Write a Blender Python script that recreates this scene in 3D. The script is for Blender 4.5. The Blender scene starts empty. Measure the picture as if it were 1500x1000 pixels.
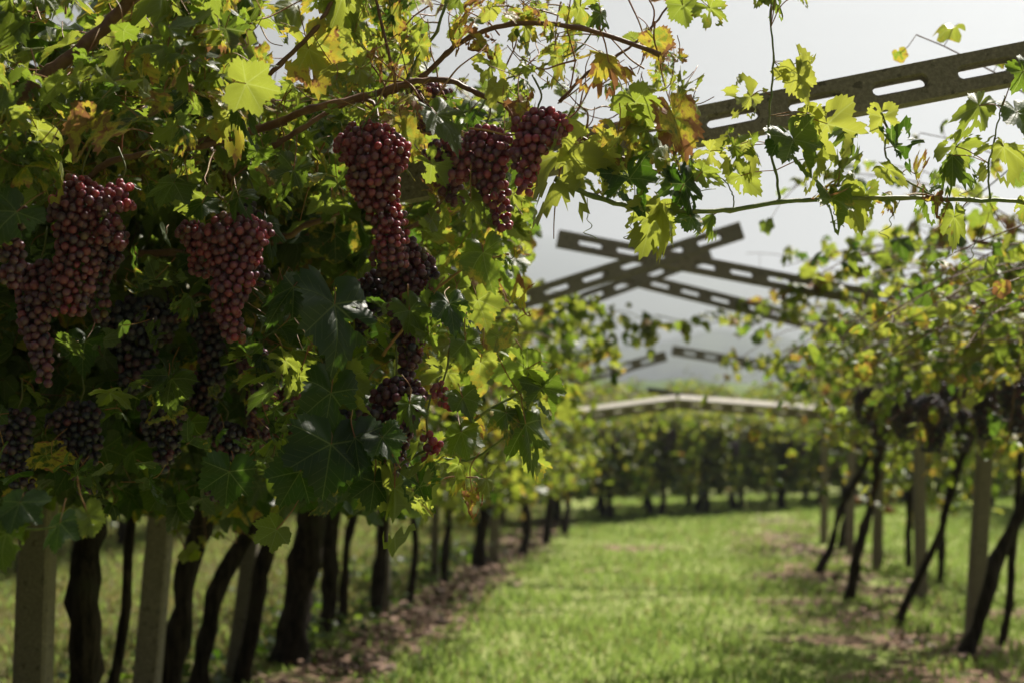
import bpy, math, random
import numpy as np
from mathutils import Vector, Matrix, noise as mnoise

rng = np.random.default_rng(11)
random.seed(5)
S = bpy.context.scene
COL = S.collection
R = math.radians

# ------------------------------------------------------------------ camera
CAM_Z = 1.35
F = 2083.0
PITCH = math.atan(140 / F)
cam_d = bpy.data.cameras.new('camera')
cam = bpy.data.objects.new('camera', cam_d)
COL.objects.link(cam)
cam_d.lens = 50.0
cam_d.sensor_width = 36.0
cam_d.clip_start = 0.05
cam_d.clip_end = 12000
cam.location = (0, 0, CAM_Z)
cam.rotation_euler = (math.pi / 2 + PITCH, 0, 0)
cam_d.dof.use_dof = True
cam_d.dof.focus_distance = 2.75
cam_d.dof.aperture_fstop = 3.2
S.camera = cam

# ------------------------------------------------------------------ sky and sun
SUN_EL, SUN_AZ = R(54), R(38)            # azimuth clockwise from +Y (the way the camera looks)
w = bpy.data.worlds.new('World')
S.world = w
w.use_nodes = True
wn = w.node_tree
wn.nodes.clear()
wo = wn.nodes.new('ShaderNodeOutputWorld')
bg = wn.nodes.new('ShaderNodeBackground')
sky = wn.nodes.new('ShaderNodeTexSky')
sky.sky_type = 'NISHITA'
sky.sun_disc = False
sky.sun_elevation = SUN_EL
sky.sun_rotation = SUN_AZ
sky.air_density = 1.2
sky.dust_density = 6.0
sky.ozone_density = 1.0
sky.altitude = 200
hs = wn.nodes.new('ShaderNodeHueSaturation')   # thin milky cloud veil takes the blue out of the sky
hs.inputs['Saturation'].default_value = 0.08
hs.inputs['Value'].default_value = 0.33
wn.links.new(sky.outputs[0], hs.inputs['Color'])
wn.links.new(hs.outputs[0], bg.inputs[0])
bg.inputs[1].default_value = 0.05
wn.links.new(bg.outputs[0], wo.inputs[0])

sun_d = bpy.data.lights.new('sun', 'SUN')
sun_d.energy = 5.0
sun_d.angle = R(0.6)
sun_d.color = (1.0, 0.93, 0.82)
sun = bpy.data.objects.new('sun', sun_d)
COL.objects.link(sun)
sdir = Vector((math.sin(SUN_AZ) * math.cos(SUN_EL), math.cos(SUN_AZ) * math.cos(SUN_EL), math.sin(SUN_EL)))
sun.rotation_euler = sdir.to_track_quat('Z', 'Y').to_euler()
sun.location = sdir * 30

S.view_settings.view_transform = 'Standard'
S.view_settings.look = 'None'
S.view_settings.exposure = 1.15
S.view_settings.gamma = 1.0
S.render.engine = 'CYCLES'
S.cycles.use_denoising = True
S.cycles.max_bounces = 8
S.cycles.diffuse_bounces = 1
S.cycles.glossy_bounces = 2
S.cycles.transmission_bounces = 5
S.cycles.transparent_max_bounces = 8
S.cycles.volume_bounces = 0
S.cycles.caustics_reflective = False
S.cycles.caustics_refractive = False

# ------------------------------------------------------------------ camera-ray helper: photo pixel (1500 x 1000) at depth y metres
_cp, _sp = math.cos(PITCH), math.sin(PITCH)
def at(px, py, Y):
    a, b = (px - 750) / F, (500 - py) / F
    d = (a, _cp - b * _sp, _sp + b * _cp)
    t = Y / d[1]
    return Vector((d[0] * t, Y, CAM_Z + d[2] * t))
SL = 0.11                                 # rows run this much to the right per metre away
def ground_Y(py):                         # distance of a ground point seen at height py
    a = (500 - py) / F
    return -CAM_Z * (_cp - a * _sp) / (_sp + a * _cp)

# ------------------------------------------------------------------ tags
def tag(o, label=None, cat=None, group=None, kind=None):
    if label: o['label'] = label
    if cat: o['category'] = cat
    if group: o['group'] = group
    if kind: o['kind'] = kind
    return o
def empty(name, loc):
    o = bpy.data.objects.new(name, None)
    COL.objects.link(o)
    o.location = loc
    o.empty_display_size = 0.1
    return o
def link(name, me, parent=None, loc=(0, 0, 0)):
    o = bpy.data.objects.new(name, me)
    COL.objects.link(o)
    o.location = loc
    if parent: o.parent = parent
    return o

# ------------------------------------------------------------------ mesh batch
class MB:
    def __init__(s):
        s.v, s.f3, s.f4, s.uv, s.c, s.n = [], [], [], [], [], 0
    def add(s, v, f3=None, f4=None, uv=None, c=(0.5, 0.5, 0.5, 1)):
        v = np.asarray(v, dtype=np.float64)
        k = len(v)
        s.v.append(v)
        if f3 is not None and len(f3): s.f3.append(np.asarray(f3) + s.n)
        if f4 is not None and len(f4): s.f4.append(np.asarray(f4) + s.n)
        s.uv.append(np.zeros((k, 2)) if uv is None else np.asarray(uv))
        cc = np.asarray(c, dtype=np.float64)
        s.c.append(np.broadcast_to(cc, (k, 4)) if cc.ndim == 1 else cc)
        s.n += k
    def mesh(s, name, mat, smooth=True, off=(0, 0, 0)):
        me = bpy.data.meshes.new(name)
        if not s.v:
            return me
        V = np.concatenate(s.v) - np.array(off)
        f3 = np.concatenate(s.f3) if s.f3 else np.zeros((0, 3), int)
        f4 = np.concatenate(s.f4) if s.f4 else np.zeros((0, 4), int)
        me.vertices.add(len(V))
        me.vertices.foreach_set('co', V.ravel())
        loops = np.concatenate([f3.ravel(), f4.ravel()]).astype(np.int32)
        me.loops.add(len(loops))
        me.loops.foreach_set('vertex_index', loops)
        st = np.concatenate([np.arange(len(f3)) * 3, len(f3) * 3 + np.arange(len(f4)) * 4]).astype(np.int32)
        me.polygons.add(len(st))
        me.polygons.foreach_set('loop_start', st)
        me.update(calc_edges=True)
        me.polygons.foreach_set('use_smooth', np.full(len(st), smooth))
        uvl = me.uv_layers.new(name='luv')
        uvl.data.foreach_set('uv', np.concatenate(s.uv)[loops].astype(np.float32).ravel())
        ca = me.color_attributes.new('lc', 'FLOAT_COLOR', 'POINT')
        ca.data.foreach_set('color', np.concatenate(s.c).astype(np.float32).ravel())
        me.materials.append(mat)
        me.validate()
        return me

def tube(mb, pts, rad, n=6, c=(0.5, 0.5, 0.5, 1), cap=True, rough=0.0):
    P = np.array([tuple(p) for p in pts], float)
    m = len(P)
    rad = np.broadcast_to(np.asarray(rad, float), (m,))
    T = np.gradient(P, axis=0)
    T /= np.linalg.norm(T, axis=1)[:, None] + 1e-12
    ref = np.array([0.31, 0.2, 0.93]) if abs(T[0][2]) < 0.8 else np.array([1.0, 0.2, 0.1])
    ring = []
    a0 = np.arange(n) * 2 * np.pi / n
    for i in range(m):
        b = np.cross(T[i], ref); b /= np.linalg.norm(b) + 1e-12
        ref = np.cross(b, T[i])
        rr = rad[i] * (1 + (rng.normal(0, rough, n) if rough else 0))
        ring.append(P[i] + (np.cos(a0) * rr)[:, None] * b + (np.sin(a0) * rr)[:, None] * ref)
    V = np.concatenate(ring)
    i, j = np.meshgrid(np.arange(m - 1), np.arange(n), indexing='ij')
    i, j = i.ravel(), j.ravel()
    k = (j + 1) % n
    f4 = np.stack([i * n + j, i * n + k, (i + 1) * n + k, (i + 1) * n + j], 1)
    f3 = None
    if cap:
        V = np.concatenate([V, P[:1], P[-1:]])
        q = np.arange(n)
        f3 = np.concatenate([np.stack([q, np.full(n, m * n), (q + 1) % n], 1)[:, [0, 1, 2]],
                             np.stack([(m - 1) * n + q, (m - 1) * n + (q + 1) % n, np.full(n, m * n + 1)], 1)])
    L = np.concatenate([[0], np.cumsum(np.linalg.norm(np.diff(P, axis=0), axis=1))])
    uv = np.stack([np.tile(np.arange(n) / n, m), np.repeat(L, n)], 1)
    if cap: uv = np.concatenate([uv, [[0, 0], [0, L[-1]]]])
    mb.add(V, f3, f4, uv, c)

def smooth_path(pts, k=6):
    P = [np.array(tuple(p), float) for p in pts]
    P = [2 * P[0] - P[1]] + P + [2 * P[-1] - P[-2]]
    out = []
    for i in range(1, len(P) - 2):
        for t in np.linspace(0, 1, k, endpoint=False):
            a, b, c, d = P[i - 1:i + 3]
            out.append(0.5 * ((2 * b) + (-a + c) * t + (2 * a - 5 * b + 4 * c - d) * t * t + (-a + 3 * b - 3 * c + d) * t ** 3))
    out.append(P[-2])
    return np.array(out)

# ------------------------------------------------------------------ materials
class NT:
    def __init__(s, name):
        s.m = bpy.data.materials.new(name); s.m.use_nodes = True
        s.t = s.m.node_tree; s.t.nodes.clear()
        s.out = s.t.nodes.new('ShaderNodeOutputMaterial')
    def n(s, kind, **kw):
        x = s.t.nodes.new('ShaderNode' + kind)
        for k, v in kw.items():
            if hasattr(x, k) and k not in ('Scale',): setattr(x, k, v)
        return x
    def set(s, sock, v):
        if v is None: return
        if isinstance(v, bpy.types.NodeSocket): s.t.links.new(v, sock)
        else:
            if sock.type == 'RGBA' and len(v) == 3: v = (*v, 1)
            sock.default_value = v
    def math(s, op, a, b=None, c=None, clamp=False):
        x = s.n('Math', operation=op, use_clamp=clamp)
        for i, v in enumerate((a, b, c)): s.set(x.inputs[i], v)
        return x.outputs[0]
    def mix(s, f, a, b):
        x = s.t.nodes.new('ShaderNodeMix'); x.data_type = 'RGBA'
        s.set(x.inputs[0], f); s.set(x.inputs[6], a); s.set(x.inputs[7], b)
        return x.outputs[2]
    def ramp(s, f, lo, hi):
        x = s.n('MapRange', interpolation_type='SMOOTHSTEP')
        s.set(x.inputs[0], f); x.inputs[1].default_value = lo; x.inputs[2].default_value = hi
        return x.outputs[0]
    def noise(s, vec=None, scale=5, detail=3, rough=0.6, out=0):
        x = s.n('TexNoise')
        if vec is not None: s.set(x.inputs['Vector'], vec)
        x.inputs['Scale'].default_value = scale; x.inputs['Detail'].default_value = detail
        x.inputs['Roughness'].default_value = rough
        return x.outputs[out]
    def bump(s, h, st=0.3, d=0.01):
        x = s.n('Bump'); s.set(x.inputs['Height'], h); x.inputs['Strength'].default_value = st; x.inputs['Distance'].default_value = d
        return x.outputs[0]
    def princ(s, col, rough=0.6, normal=None, **kw):
        p = s.n('BsdfPrincipled')
        s.set(p.inputs['Base Color'], col); s.set(p.inputs['Roughness'], rough); s.set(p.inputs['Normal'], normal)
        for k, v in kw.items(): s.set(p.inputs[k.replace('_', ' ')], v)
        return p.outputs[0]
    def done(s, sh):
        s.t.links.new(sh, s.out.inputs[0]); return s.m

def sep(t, v):
    x = t.n('SeparateXYZ'); t.set(x.inputs[0], v); return x.outputs

def leaf_material(name, veins=True, dark=1.0, lit=1.0):
    t = NT(name)
    at_ = t.n('Attribute', attribute_name='lc'); cr = t.n('SeparateColor'); t.set(cr.inputs[0], at_.outputs['Color'])
    rnd, age, hue = cr.outputs[0], cr.outputs[1], cr.outputs[2]
    uv = t.n('UVMap', uv_map='luv').outputs[0]
    ux, uy, _ = sep(t, uv)
    comb = t.n('CombineXYZ'); t.set(comb.inputs[0], ux); t.set(comb.inputs[1], uy); t.set(comb.inputs[2], t.math('MULTIPLY', rnd, 37.0))
    P = comb.outputs[0]
    nz = t.noise(P, 2.6, 4, 0.65)
    nf = t.noise(P, 9, 2, 0.6)
    d = lambda c: tuple(x * dark for x in c)
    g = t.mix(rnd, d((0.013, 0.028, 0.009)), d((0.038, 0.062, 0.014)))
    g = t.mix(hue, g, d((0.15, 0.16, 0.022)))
    tr = t.mix(t.ramp(rnd, 0.0, 0.35), (0.09, 0.20, 0.012), t.mix(rnd, (0.20, 0.38, 0.025), (0.42, 0.54, 0.045)))  # lowest rnd: deepest green, also used to paint shade into the low canopy
    tr = t.mix(hue, tr, (0.66, 0.68, 0.09))
    if veins:
        vm = None
        for a in (0, 50, -50, 103, -103):
            sx, cy = math.sin(R(a)), math.cos(R(a))
            dot = t.math('ADD', t.math('MULTIPLY', ux, sx), t.math('MULTIPLY', uy, cy))
            crs = t.math('ABSOLUTE', t.math('SUBTRACT', t.math('MULTIPLY', ux, cy), t.math('MULTIPLY', uy, sx)))
            wd = t.math('MULTIPLY_ADD', dot, -0.014, 0.024)
            mk = t.math('SUBTRACT', 1.0, t.math('DIVIDE', crs, wd), clamp=True)
            mk = t.math('MULTIPLY', mk, t.math('GREATER_THAN', dot, 0.0))
            # secondary veins off this rib
            sv = t.math('FRACT', t.math('MULTIPLY', t.math('SUBTRACT', dot, t.math('MULTIPLY', crs, 0.9)), 6.5))
            sv = t.math('SUBTRACT', 1.0, t.math('MULTIPLY', t.math('ABSOLUTE', t.math('SUBTRACT', sv, 0.5)), 14.0), clamp=True)
            near = t.math('LESS_THAN', crs, t.math('MULTIPLY', dot, 0.42))
            sv = t.math('MULTIPLY', t.math('MULTIPLY', sv, near), 0.45)
            mk = t.math('MAXIMUM', mk, sv)
            vm = mk if vm is None else t.math('MAXIMUM', vm, mk)
        g = t.mix(t.math('MULTIPLY', vm, 0.55), g, d((0.14, 0.19, 0.05)))
        tr = t.mix(t.math('MULTIPLY', vm, 0.5), tr, (0.75, 0.85, 0.30))
    rad = t.math('SQRT', t.math('ADD', t.math('MULTIPLY', ux, ux), t.math('MULTIPLY', uy, uy)))
    q = t.math('ADD', t.math('MULTIPLY', nz, 1.1), t.math('ADD', t.math('MULTIPLY', rad, 0.28), t.math('MULTIPLY', age, 0.62)))
    yel = t.ramp(q, 1.04, 1.20)
    brn = t.ramp(q, 1.21, 1.31)
    spot = t.math('MULTIPLY', t.ramp(nf, 0.66, 0.72), t.ramp(age, 0.25, 0.6))
    brn = t.math('MAXIMUM', brn, t.math('MULTIPLY', spot, 0.8))
    g = t.mix(yel, g, d((0.26, 0.22, 0.03)))
    tr = t.mix(yel, tr, (0.72, 0.58, 0.06))
    bc = t.mix(nf, (0.16, 0.055, 0.022), (0.30, 0.15, 0.07))
    g = t.mix(brn, g, bc)
    tr = t.mix(brn, tr, (0.34, 0.16, 0.06))
    bf = t.n('NewGeometry').outputs['Backfacing']
    g2 = t.mix(t.math('MULTIPLY', bf, 0.45), g, d((0.09, 0.12, 0.065)))
    h = t.math('ADD', t.math('MULTIPLY', nz, 0.6), t.math('MULTIPLY', vm, -0.5) if veins else 0.0)
    bmp = t.bump(h, 0.35, 0.012) if veins else None
    rough = t.math('ADD', t.math('MULTIPLY', nz, 0.2), t.math('MULTIPLY_ADD', brn, 0.25, 0.36))
    p = t.princ(g2, rough, bmp, **{'Specular_IOR_Level': 0.34})
    tb = t.n('BsdfTranslucent'); t.set(tb.inputs[0], tr)
    if lit != 1.0:
        pass
    ms = t.n('MixShader'); ms.inputs[0].default_value = 0.34 * lit
    t.t.links.new(p, ms.inputs[1]); t.t.links.new(tb.outputs[0], ms.inputs[2])
    return t.done(ms.outputs[0])

M = {}
M['leaf'] = leaf_material('vine_leaf_surface', True)
M['leaf_far'] = leaf_material('vine_leaf_plain', False)

def m_bark():
    t = NT('old_vine_bark')
    tc = t.n('TexCoord').outputs['Object']
    mp = t.n('Mapping'); t.set(mp.inputs[0], tc); mp.inputs['Scale'].default_value = (1, 1, 0.14)
    a = t.noise(mp.outputs[0], 38, 5, 0.7); b = t.noise(tc, 7, 3, 0.6)
    c = t.mix(t.ramp(a, 0.35, 0.68), (0.008, 0.006, 0.005), (0.055, 0.043, 0.034))
    c = t.mix(t.ramp(b, 0.55, 0.8), c, (0.035, 0.036, 0.022))
    return t.done(t.princ(c, 0.9, t.bump(a, 0.9, 0.02), **{'Specular_IOR_Level': 0.15}))
M['bark'] = m_bark()
def m_cane(name, c1, c2, rough=0.55):
    t = NT(name)
    tc = t.n('TexCoord').outputs['Object']
    mp = t.n('Mapping'); t.set(mp.inputs[0], tc); mp.inputs['Scale'].default_value = (1, 1, 1)
    a = t.noise(mp.outputs[0], 30, 4, 0.65); b = t.noise(tc, 160, 2, 0.6)
    c = t.mix(t.ramp(a, 0.35, 0.7), c1, c2)
    return t.done(t.princ(c, rough, t.bump(b, 0.4, 0.002)))
M['cane'] = m_cane('brown_cane', (0.10, 0.040, 0.024), (0.19, 0.10, 0.055))
M['green'] = m_cane('green_shoot', (0.10, 0.15, 0.035), (0.20, 0.22, 0.06))
M['red'] = m_cane('red_petiole', (0.22, 0.07, 0.035), (0.30, 0.20, 0.06))
M['stem'] = m_cane('bunch_stem', (0.10, 0.13, 0.03), (0.16, 0.12, 0.05))

def m_berry():
    t = NT('grape_skin')
    at_ = t.n('Attribute', attribute_name='lc'); cr = t.n('SeparateColor'); t.set(cr.inputs[0], at_.outputs['Color'])
    oi = t.n('ObjectInfo').outputs['Random']
    r = t.math('FRACT', t.math('ADD', cr.outputs[0], oi))
    blue = cr.outputs[1]
    tc = t.n('TexCoord').outputs['Object']
    nz = t.noise(tc, 55, 3, 0.65)
    c = t.mix(t.ramp(r, 0.0, 1.0), (0.32, 0.013, 0.040), (0.10, 0.015, 0.050))
    c = t.mix(blue, c, (0.010, 0.009, 0.030))
    unripe = t.math('GREATER_THAN', r, 0.975)
    c = t.mix(t.math('MULTIPLY', unripe, 0.6), c, (0.16, 0.12, 0.03))
    bloom = t.math('MULTIPLY', t.ramp(nz, 0.25, 0.72), t.math('MULTIPLY_ADD', blue, -0.2, 0.5))
    c2 = t.mix(bloom, c, t.mix(blue, (0.36, 0.25, 0.33), (0.20, 0.22, 0.34)))
    rg = t.math('MULTIPLY_ADD', bloom, 0.6, 0.30)
    ss = t.math('MULTIPLY_ADD', blue, -0.75, 0.9)
    p = t.princ(c2, rg, None, Subsurface_Weight=ss, Subsurface_Scale=0.022, **{'Subsurface_Radius': (1.0, 0.16, 0.12)})
    tb = t.n('BsdfTranslucent'); t.set(tb.inputs[0], t.mix(blue, (0.95, 0.03, 0.05), (0.05, 0.0, 0.01)))
    ms = t.n('MixShader'); ms.inputs[0].default_value = 0.18
    t.t.links.new(p, ms.inputs[1]); t.t.links.new(tb.outputs[0], ms.inputs[2])
    return t.done(ms.outputs[0])
M['berry'] = m_berry()

def m_concrete():
    t = NT('weathered_concrete')
    tc = t.n('TexCoord').outputs['Object']
    a = t.noise(tc, 9, 5, 0.65); b = t.noise(tc, 110, 3, 0.7); l = t.noise(tc, 34, 3, 0.6)
    c = t.mix(a, (0.20, 0.175, 0.14), (0.34, 0.31, 0.26))
    c = t.mix(t.ramp(b, 0.35, 0.7), t.mix(0.5, c, (0.09, 0.08, 0.065)), c)
    c = t.mix(t.math('MULTIPLY', t.ramp(l, 0.60, 0.68), 0.7), c, (0.07, 0.065, 0.05))
    c = t.mix(t.math('MULTIPLY', t.ramp(b, 0.68, 0.74), 0.8), c, (0.42, 0.40, 0.34))
    return t.done(t.princ(c, 0.92, t.bump(b, 0.6, 0.004), **{'Specular_IOR_Level': 0.2}))
M['concrete'] = m_concrete()
M['pale'] = m_cane('concrete_sunlit_tint', (0.42, 0.40, 0.35), (0.56, 0.53, 0.47), 0.9)  # concrete lightened so its colour carries the sunlight on the low gable
def m_plain(name, col, rough=0.6, metal=0.0):
    t = NT(name); a = t.noise(t.n('TexCoord').outputs['Object'], 12, 3)
    return t.done(t.princ(t.mix(a, tuple(x * 0.7 for x in col), tuple(x * 1.25 for x in col)), rough, None, Metallic=metal))
M['wire'] = m_plain('galvanised_wire', (0.12, 0.11, 0.10), 0.5, 0.8)
M['plastic'] = m_plain('black_irrigation_pipe', (0.02, 0.02, 0.02), 0.5)

XL, XR = -2.2, 2.05                       # row lines at Y = 0
PATCH = [(2.94, 13.9, .75, .45), (2.65, 9.6, 1.0, .38), (2.75, 8.1, 1.1, .35), (2.4, 11.8, .55, .3), (3.9, 16.2, .7, .4), (1.5, 17.5, .6, .4), (4.2, 11.0, .8, .4), (0.9, 14.5, .4, .2)]
def m_ground():
    t = NT('meadow_ground')
    tc = t.n('TexCoord').outputs['Object']
    x, y, z = sep(t, tc)
    u = t.math('SUBTRACT', x, t.math('MULTIPLY', y, SL))
    n1 = t.noise(tc, 0.8, 4, 0.6); n2 = t.noise(tc, 6, 4, 0.7); n3 = t.noise(tc, 40, 3, 0.7)
    g = t.mix(n1, (0.19, 0.245, 0.07), (0.30, 0.32, 0.12))
    g = t.mix(t.ramp(u, XL + 0.2, XL - 0.3), g, t.mix(n2, (0.035, 0.045, 0.015), (0.13, 0.11, 0.045)))  # dry olive ground beyond the left row, darkened to paint in canopy shade
    g = t.mix(t.ramp(n2, 0.5, 0.75), g, (0.17, 0.16, 0.06))
    s = t.mix(n3, (0.08, 0.05, 0.033), (0.34, 0.23, 0.16))
    s = t.mix(t.ramp(n2, 0.52, 0.6), s, (0.08, 0.11, 0.03))
    uu = t.math('ADD', u, t.math('MULTIPLY', t.math('SUBTRACT', n2, 0.5), 0.9))
    uu = t.math('ADD', uu, t.math('MULTIPLY', t.math('SUBTRACT', n1, 0.5), 0.7))
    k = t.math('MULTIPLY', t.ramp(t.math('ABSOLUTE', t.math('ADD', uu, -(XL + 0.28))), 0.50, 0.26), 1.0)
    k2 = t.math('MULTIPLY', t.ramp(t.math('ABSOLUTE', t.math('ADD', uu, -(XR - 0.45))), 1.0, 0.5), t.ramp(n1, 0.44, 0.50))
    k = t.math('MAXIMUM', k, k2)
    k3 = t.math('MULTIPLY', t.ramp(n1, 0.60, 0.68), t.ramp(n2, 0.5, 0.6))
    k = t.math('MAXIMUM', k, t.math('MULTIPLY', k3, 0.85))
    for (cx, cy, rx, ry) in PATCH:
        ax = t.math('POWER', t.math('ABSOLUTE', t.math('DIVIDE', t.math('SUBTRACT', x, cx), rx)), 2.0)
        ay = t.math('POWER', t.math('ABSOLUTE', t.math('DIVIDE', t.math('SUBTRACT', y, cy), ry)), 2.0)
        dd = t.math('ADD', t.math('ADD', ax, ay), t.math('MULTIPLY', t.math('SUBTRACT', n2, 0.5), 2.4))
        k = t.math('MAXIMUM', k, t.ramp(dd, 1.1, 0.5))
    k = t.math('MULTIPLY', k, t.ramp(y, 26.0, 20.0))
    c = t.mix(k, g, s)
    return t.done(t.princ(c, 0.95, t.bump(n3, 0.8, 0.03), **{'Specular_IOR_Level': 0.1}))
M['ground'] = m_ground()
def m_grass():
    t = NT('grass_blade')
    at_ = t.n('Attribute', attribute_name='lc'); cr = t.n('SeparateColor'); t.set(cr.inputs[0], at_.outputs['Color'])
    g = t.mix(cr.outputs[0], (0.135, 0.24, 0.06), (0.28, 0.37, 0.14))
    g = t.mix(cr.outputs[1], g, (0.21, 0.18, 0.075))
    p = t.princ(g, 0.5, None, **{'Specular_IOR_Level': 0.12})
    tb = t.n('BsdfTranslucent'); t.set(tb.inputs[0], t.mix(cr.outputs[1], (0.34, 0.46, 0.10), (0.32, 0.27, 0.10)))
    ms = t.n('MixShader'); ms.inputs[0].default_value = 0.4
    t.t.links.new(p, ms.inputs[1]); t.t.links.new(tb.outputs[0], ms.inputs[2])
    return t.done(ms.outputs[0])
M['grass'] = m_grass()
def m_litter():
    t = NT('dry_leaf_litter')
    at_ = t.n('Attribute', attribute_name='lc'); cr = t.n('SeparateColor'); t.set(cr.inputs[0], at_.outputs['Color'])
    c = t.mix(cr.outputs[0], (0.05, 0.026, 0.015), (0.26, 0.155, 0.10))
    return t.done(t.princ(c, 0.8))
M['litter'] = m_litter()
def m_hill(name, a, b, sc):
    t = NT(name); n = t.noise(t.n('TexCoord').outputs['Object'], sc, 6, 0.65)
    return t.done(t.princ(t.mix(t.ramp(n, 0.35, 0.65), a, b), 1.0, None, **{'Specular_IOR_Level': 0.0}))
M['hill_far'] = m_hill('far_hill_woods', (0.035, 0.05, 0.04), (0.07, 0.09, 0.06), 0.006)
M['hill_near'] = m_hill('near_hill_woods', (0.02, 0.03, 0.03), (0.07, 0.09, 0.06), 0.02)
M['hill_low'] = m_hill('valley_fields', (0.05, 0.09, 0.03), (0.16, 0.20, 0.07), 0.03)

# ------------------------------------------------------------------ ground, hills, haze
def ground_height(x, y):
    return 0.035 * mnoise.noise((x * 0.5, y * 0.4, 0)) + 0.02 * mnoise.noise((x * 2.1, y * 2.0, 3)) if y < 60 and abs(x) < 40 else 0.0
def build_ground():
    xs = np.concatenate([[-4000, -1200, -300, -90, -41], np.arange(-16, 18.1, 0.4), [41, 90, 300, 1200, 4000]])
    ys = np.concatenate([[-400, -60, -10], np.arange(0, 44, 0.4), [61, 90, 150, 300, 700, 1500, 4200]])
    V = [(x, y, ground_height(x, y)) for y in ys for x in xs]
    nx, ny = len(xs), len(ys)
    f = [(j * nx + i, j * nx + i + 1, (j + 1) * nx + i + 1, (j + 1) * nx + i) for j in range(ny - 1) for i in range(nx - 1)]
    mb = MB(); mb.add(V, None, f)
    o = link('ground', mb.mesh('ground', M['ground']))
    tag(o, kind='structure')
build_ground()

def ridge(name, mat, dist, depth, prof, amp, fr, x0=-0.75, x1=0.75, n=260, rows=14):
    """terrain that climbs from the valley to a crest whose height over the plain follows prof (angle across, height in m)"""
    V = []
    ax = np.linspace(x0, x1, n)
    hp = np.interp(ax, [p[0] for p in prof], [p[1] for p in prof])
    for j in range(rows + 1):
        k = j / rows
        s = math.sin(min(k / 0.7, 1) * math.pi / 2) if k < 0.7 else math.cos((k - 0.7) / 0.3 * math.pi / 2) * 1.0
        d = dist - depth * 0.7 + depth * k
        for a, h in zip(ax, hp):
            x = a * d
            e = mnoise.fractal((x * fr, d * fr, dist * 0.01), 1.0, 2.0, 5) * amp
            V.append((x, d, max(-1.0, h * s * (1 + 0.0) + e * s - 1.0)))
    f = [(j * n + i, j * n + i + 1, (j + 1) * n + i + 1, (j + 1) * n + i) for j in range(rows) for i in range(n - 1)]
    mb = MB(); mb.add(V, None, f)
    tag(link(name, mb.mesh(name, mat)), kind='structure')
px = lambda x: (x - 750) / F
hh = lambda y, d: (640 - y) / F * d + CAM_Z
ridge('mountain', M['hill_far'], 2000, 900, [(-0.75, hh(380, 2000)), (px(640), hh(338, 2000)), (px(800), hh(352, 2000)), (px(960), hh(380, 2000)), (px(1150), hh(420, 2000)), (px(1400), hh(440, 2000)), (0.75, hh(470, 2000))], 14, 0.004)
ridge('hill', M['hill_near'], 1050, 500, [(-0.75, hh(520, 1050)), (px(800), hh(500, 1050)), (px(950), hh(520, 1050)), (px(1040), hh(492, 1050)), (px(1150), hh(500, 1050)), (px(1400), hh(540, 1050)), (0.75, hh(520, 1050))], 9, 0.012)
ridge('low_hill', M['hill_low'], 340, 160, [(-0.75, hh(570, 340)), (px(900), hh(566, 340)), (px(1100), hh(560, 340)), (0.75, hh(570, 340))], 3.0, 0.03)

def build_haze():
    t = NT('thin_air')
    pv = t.n('VolumePrincipled')
    pv.inputs['Color'].default_value = (0.82, 0.89, 0.975, 1)
    pv.inputs['Density'].default_value = 0.00078
    pv.inputs['Anisotropy'].default_value = 0.62
    t.t.links.new(pv.outputs[0], t.out.inputs['Volume'])
    a, b, c, d, z0, z1 = -4100, 4100, -500, 4300, -2.5, 312
    V = [(a, c, z0), (b, c, z0), (b, d, z0), (a, d, z0), (a, c, z1), (b, c, z1), (b, d, z1), (a, d, z1)]
    f = [(0, 3, 2, 1), (4, 5, 6, 7), (0, 1, 5, 4), (1, 2, 6, 5), (2, 3, 7, 6), (3, 0, 4, 7)]
    mb = MB(); mb.add(V, None, f)
    tag(link('haze', mb.mesh('haze', t.m, smooth=False)), kind='stuff')
build_haze()

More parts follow.
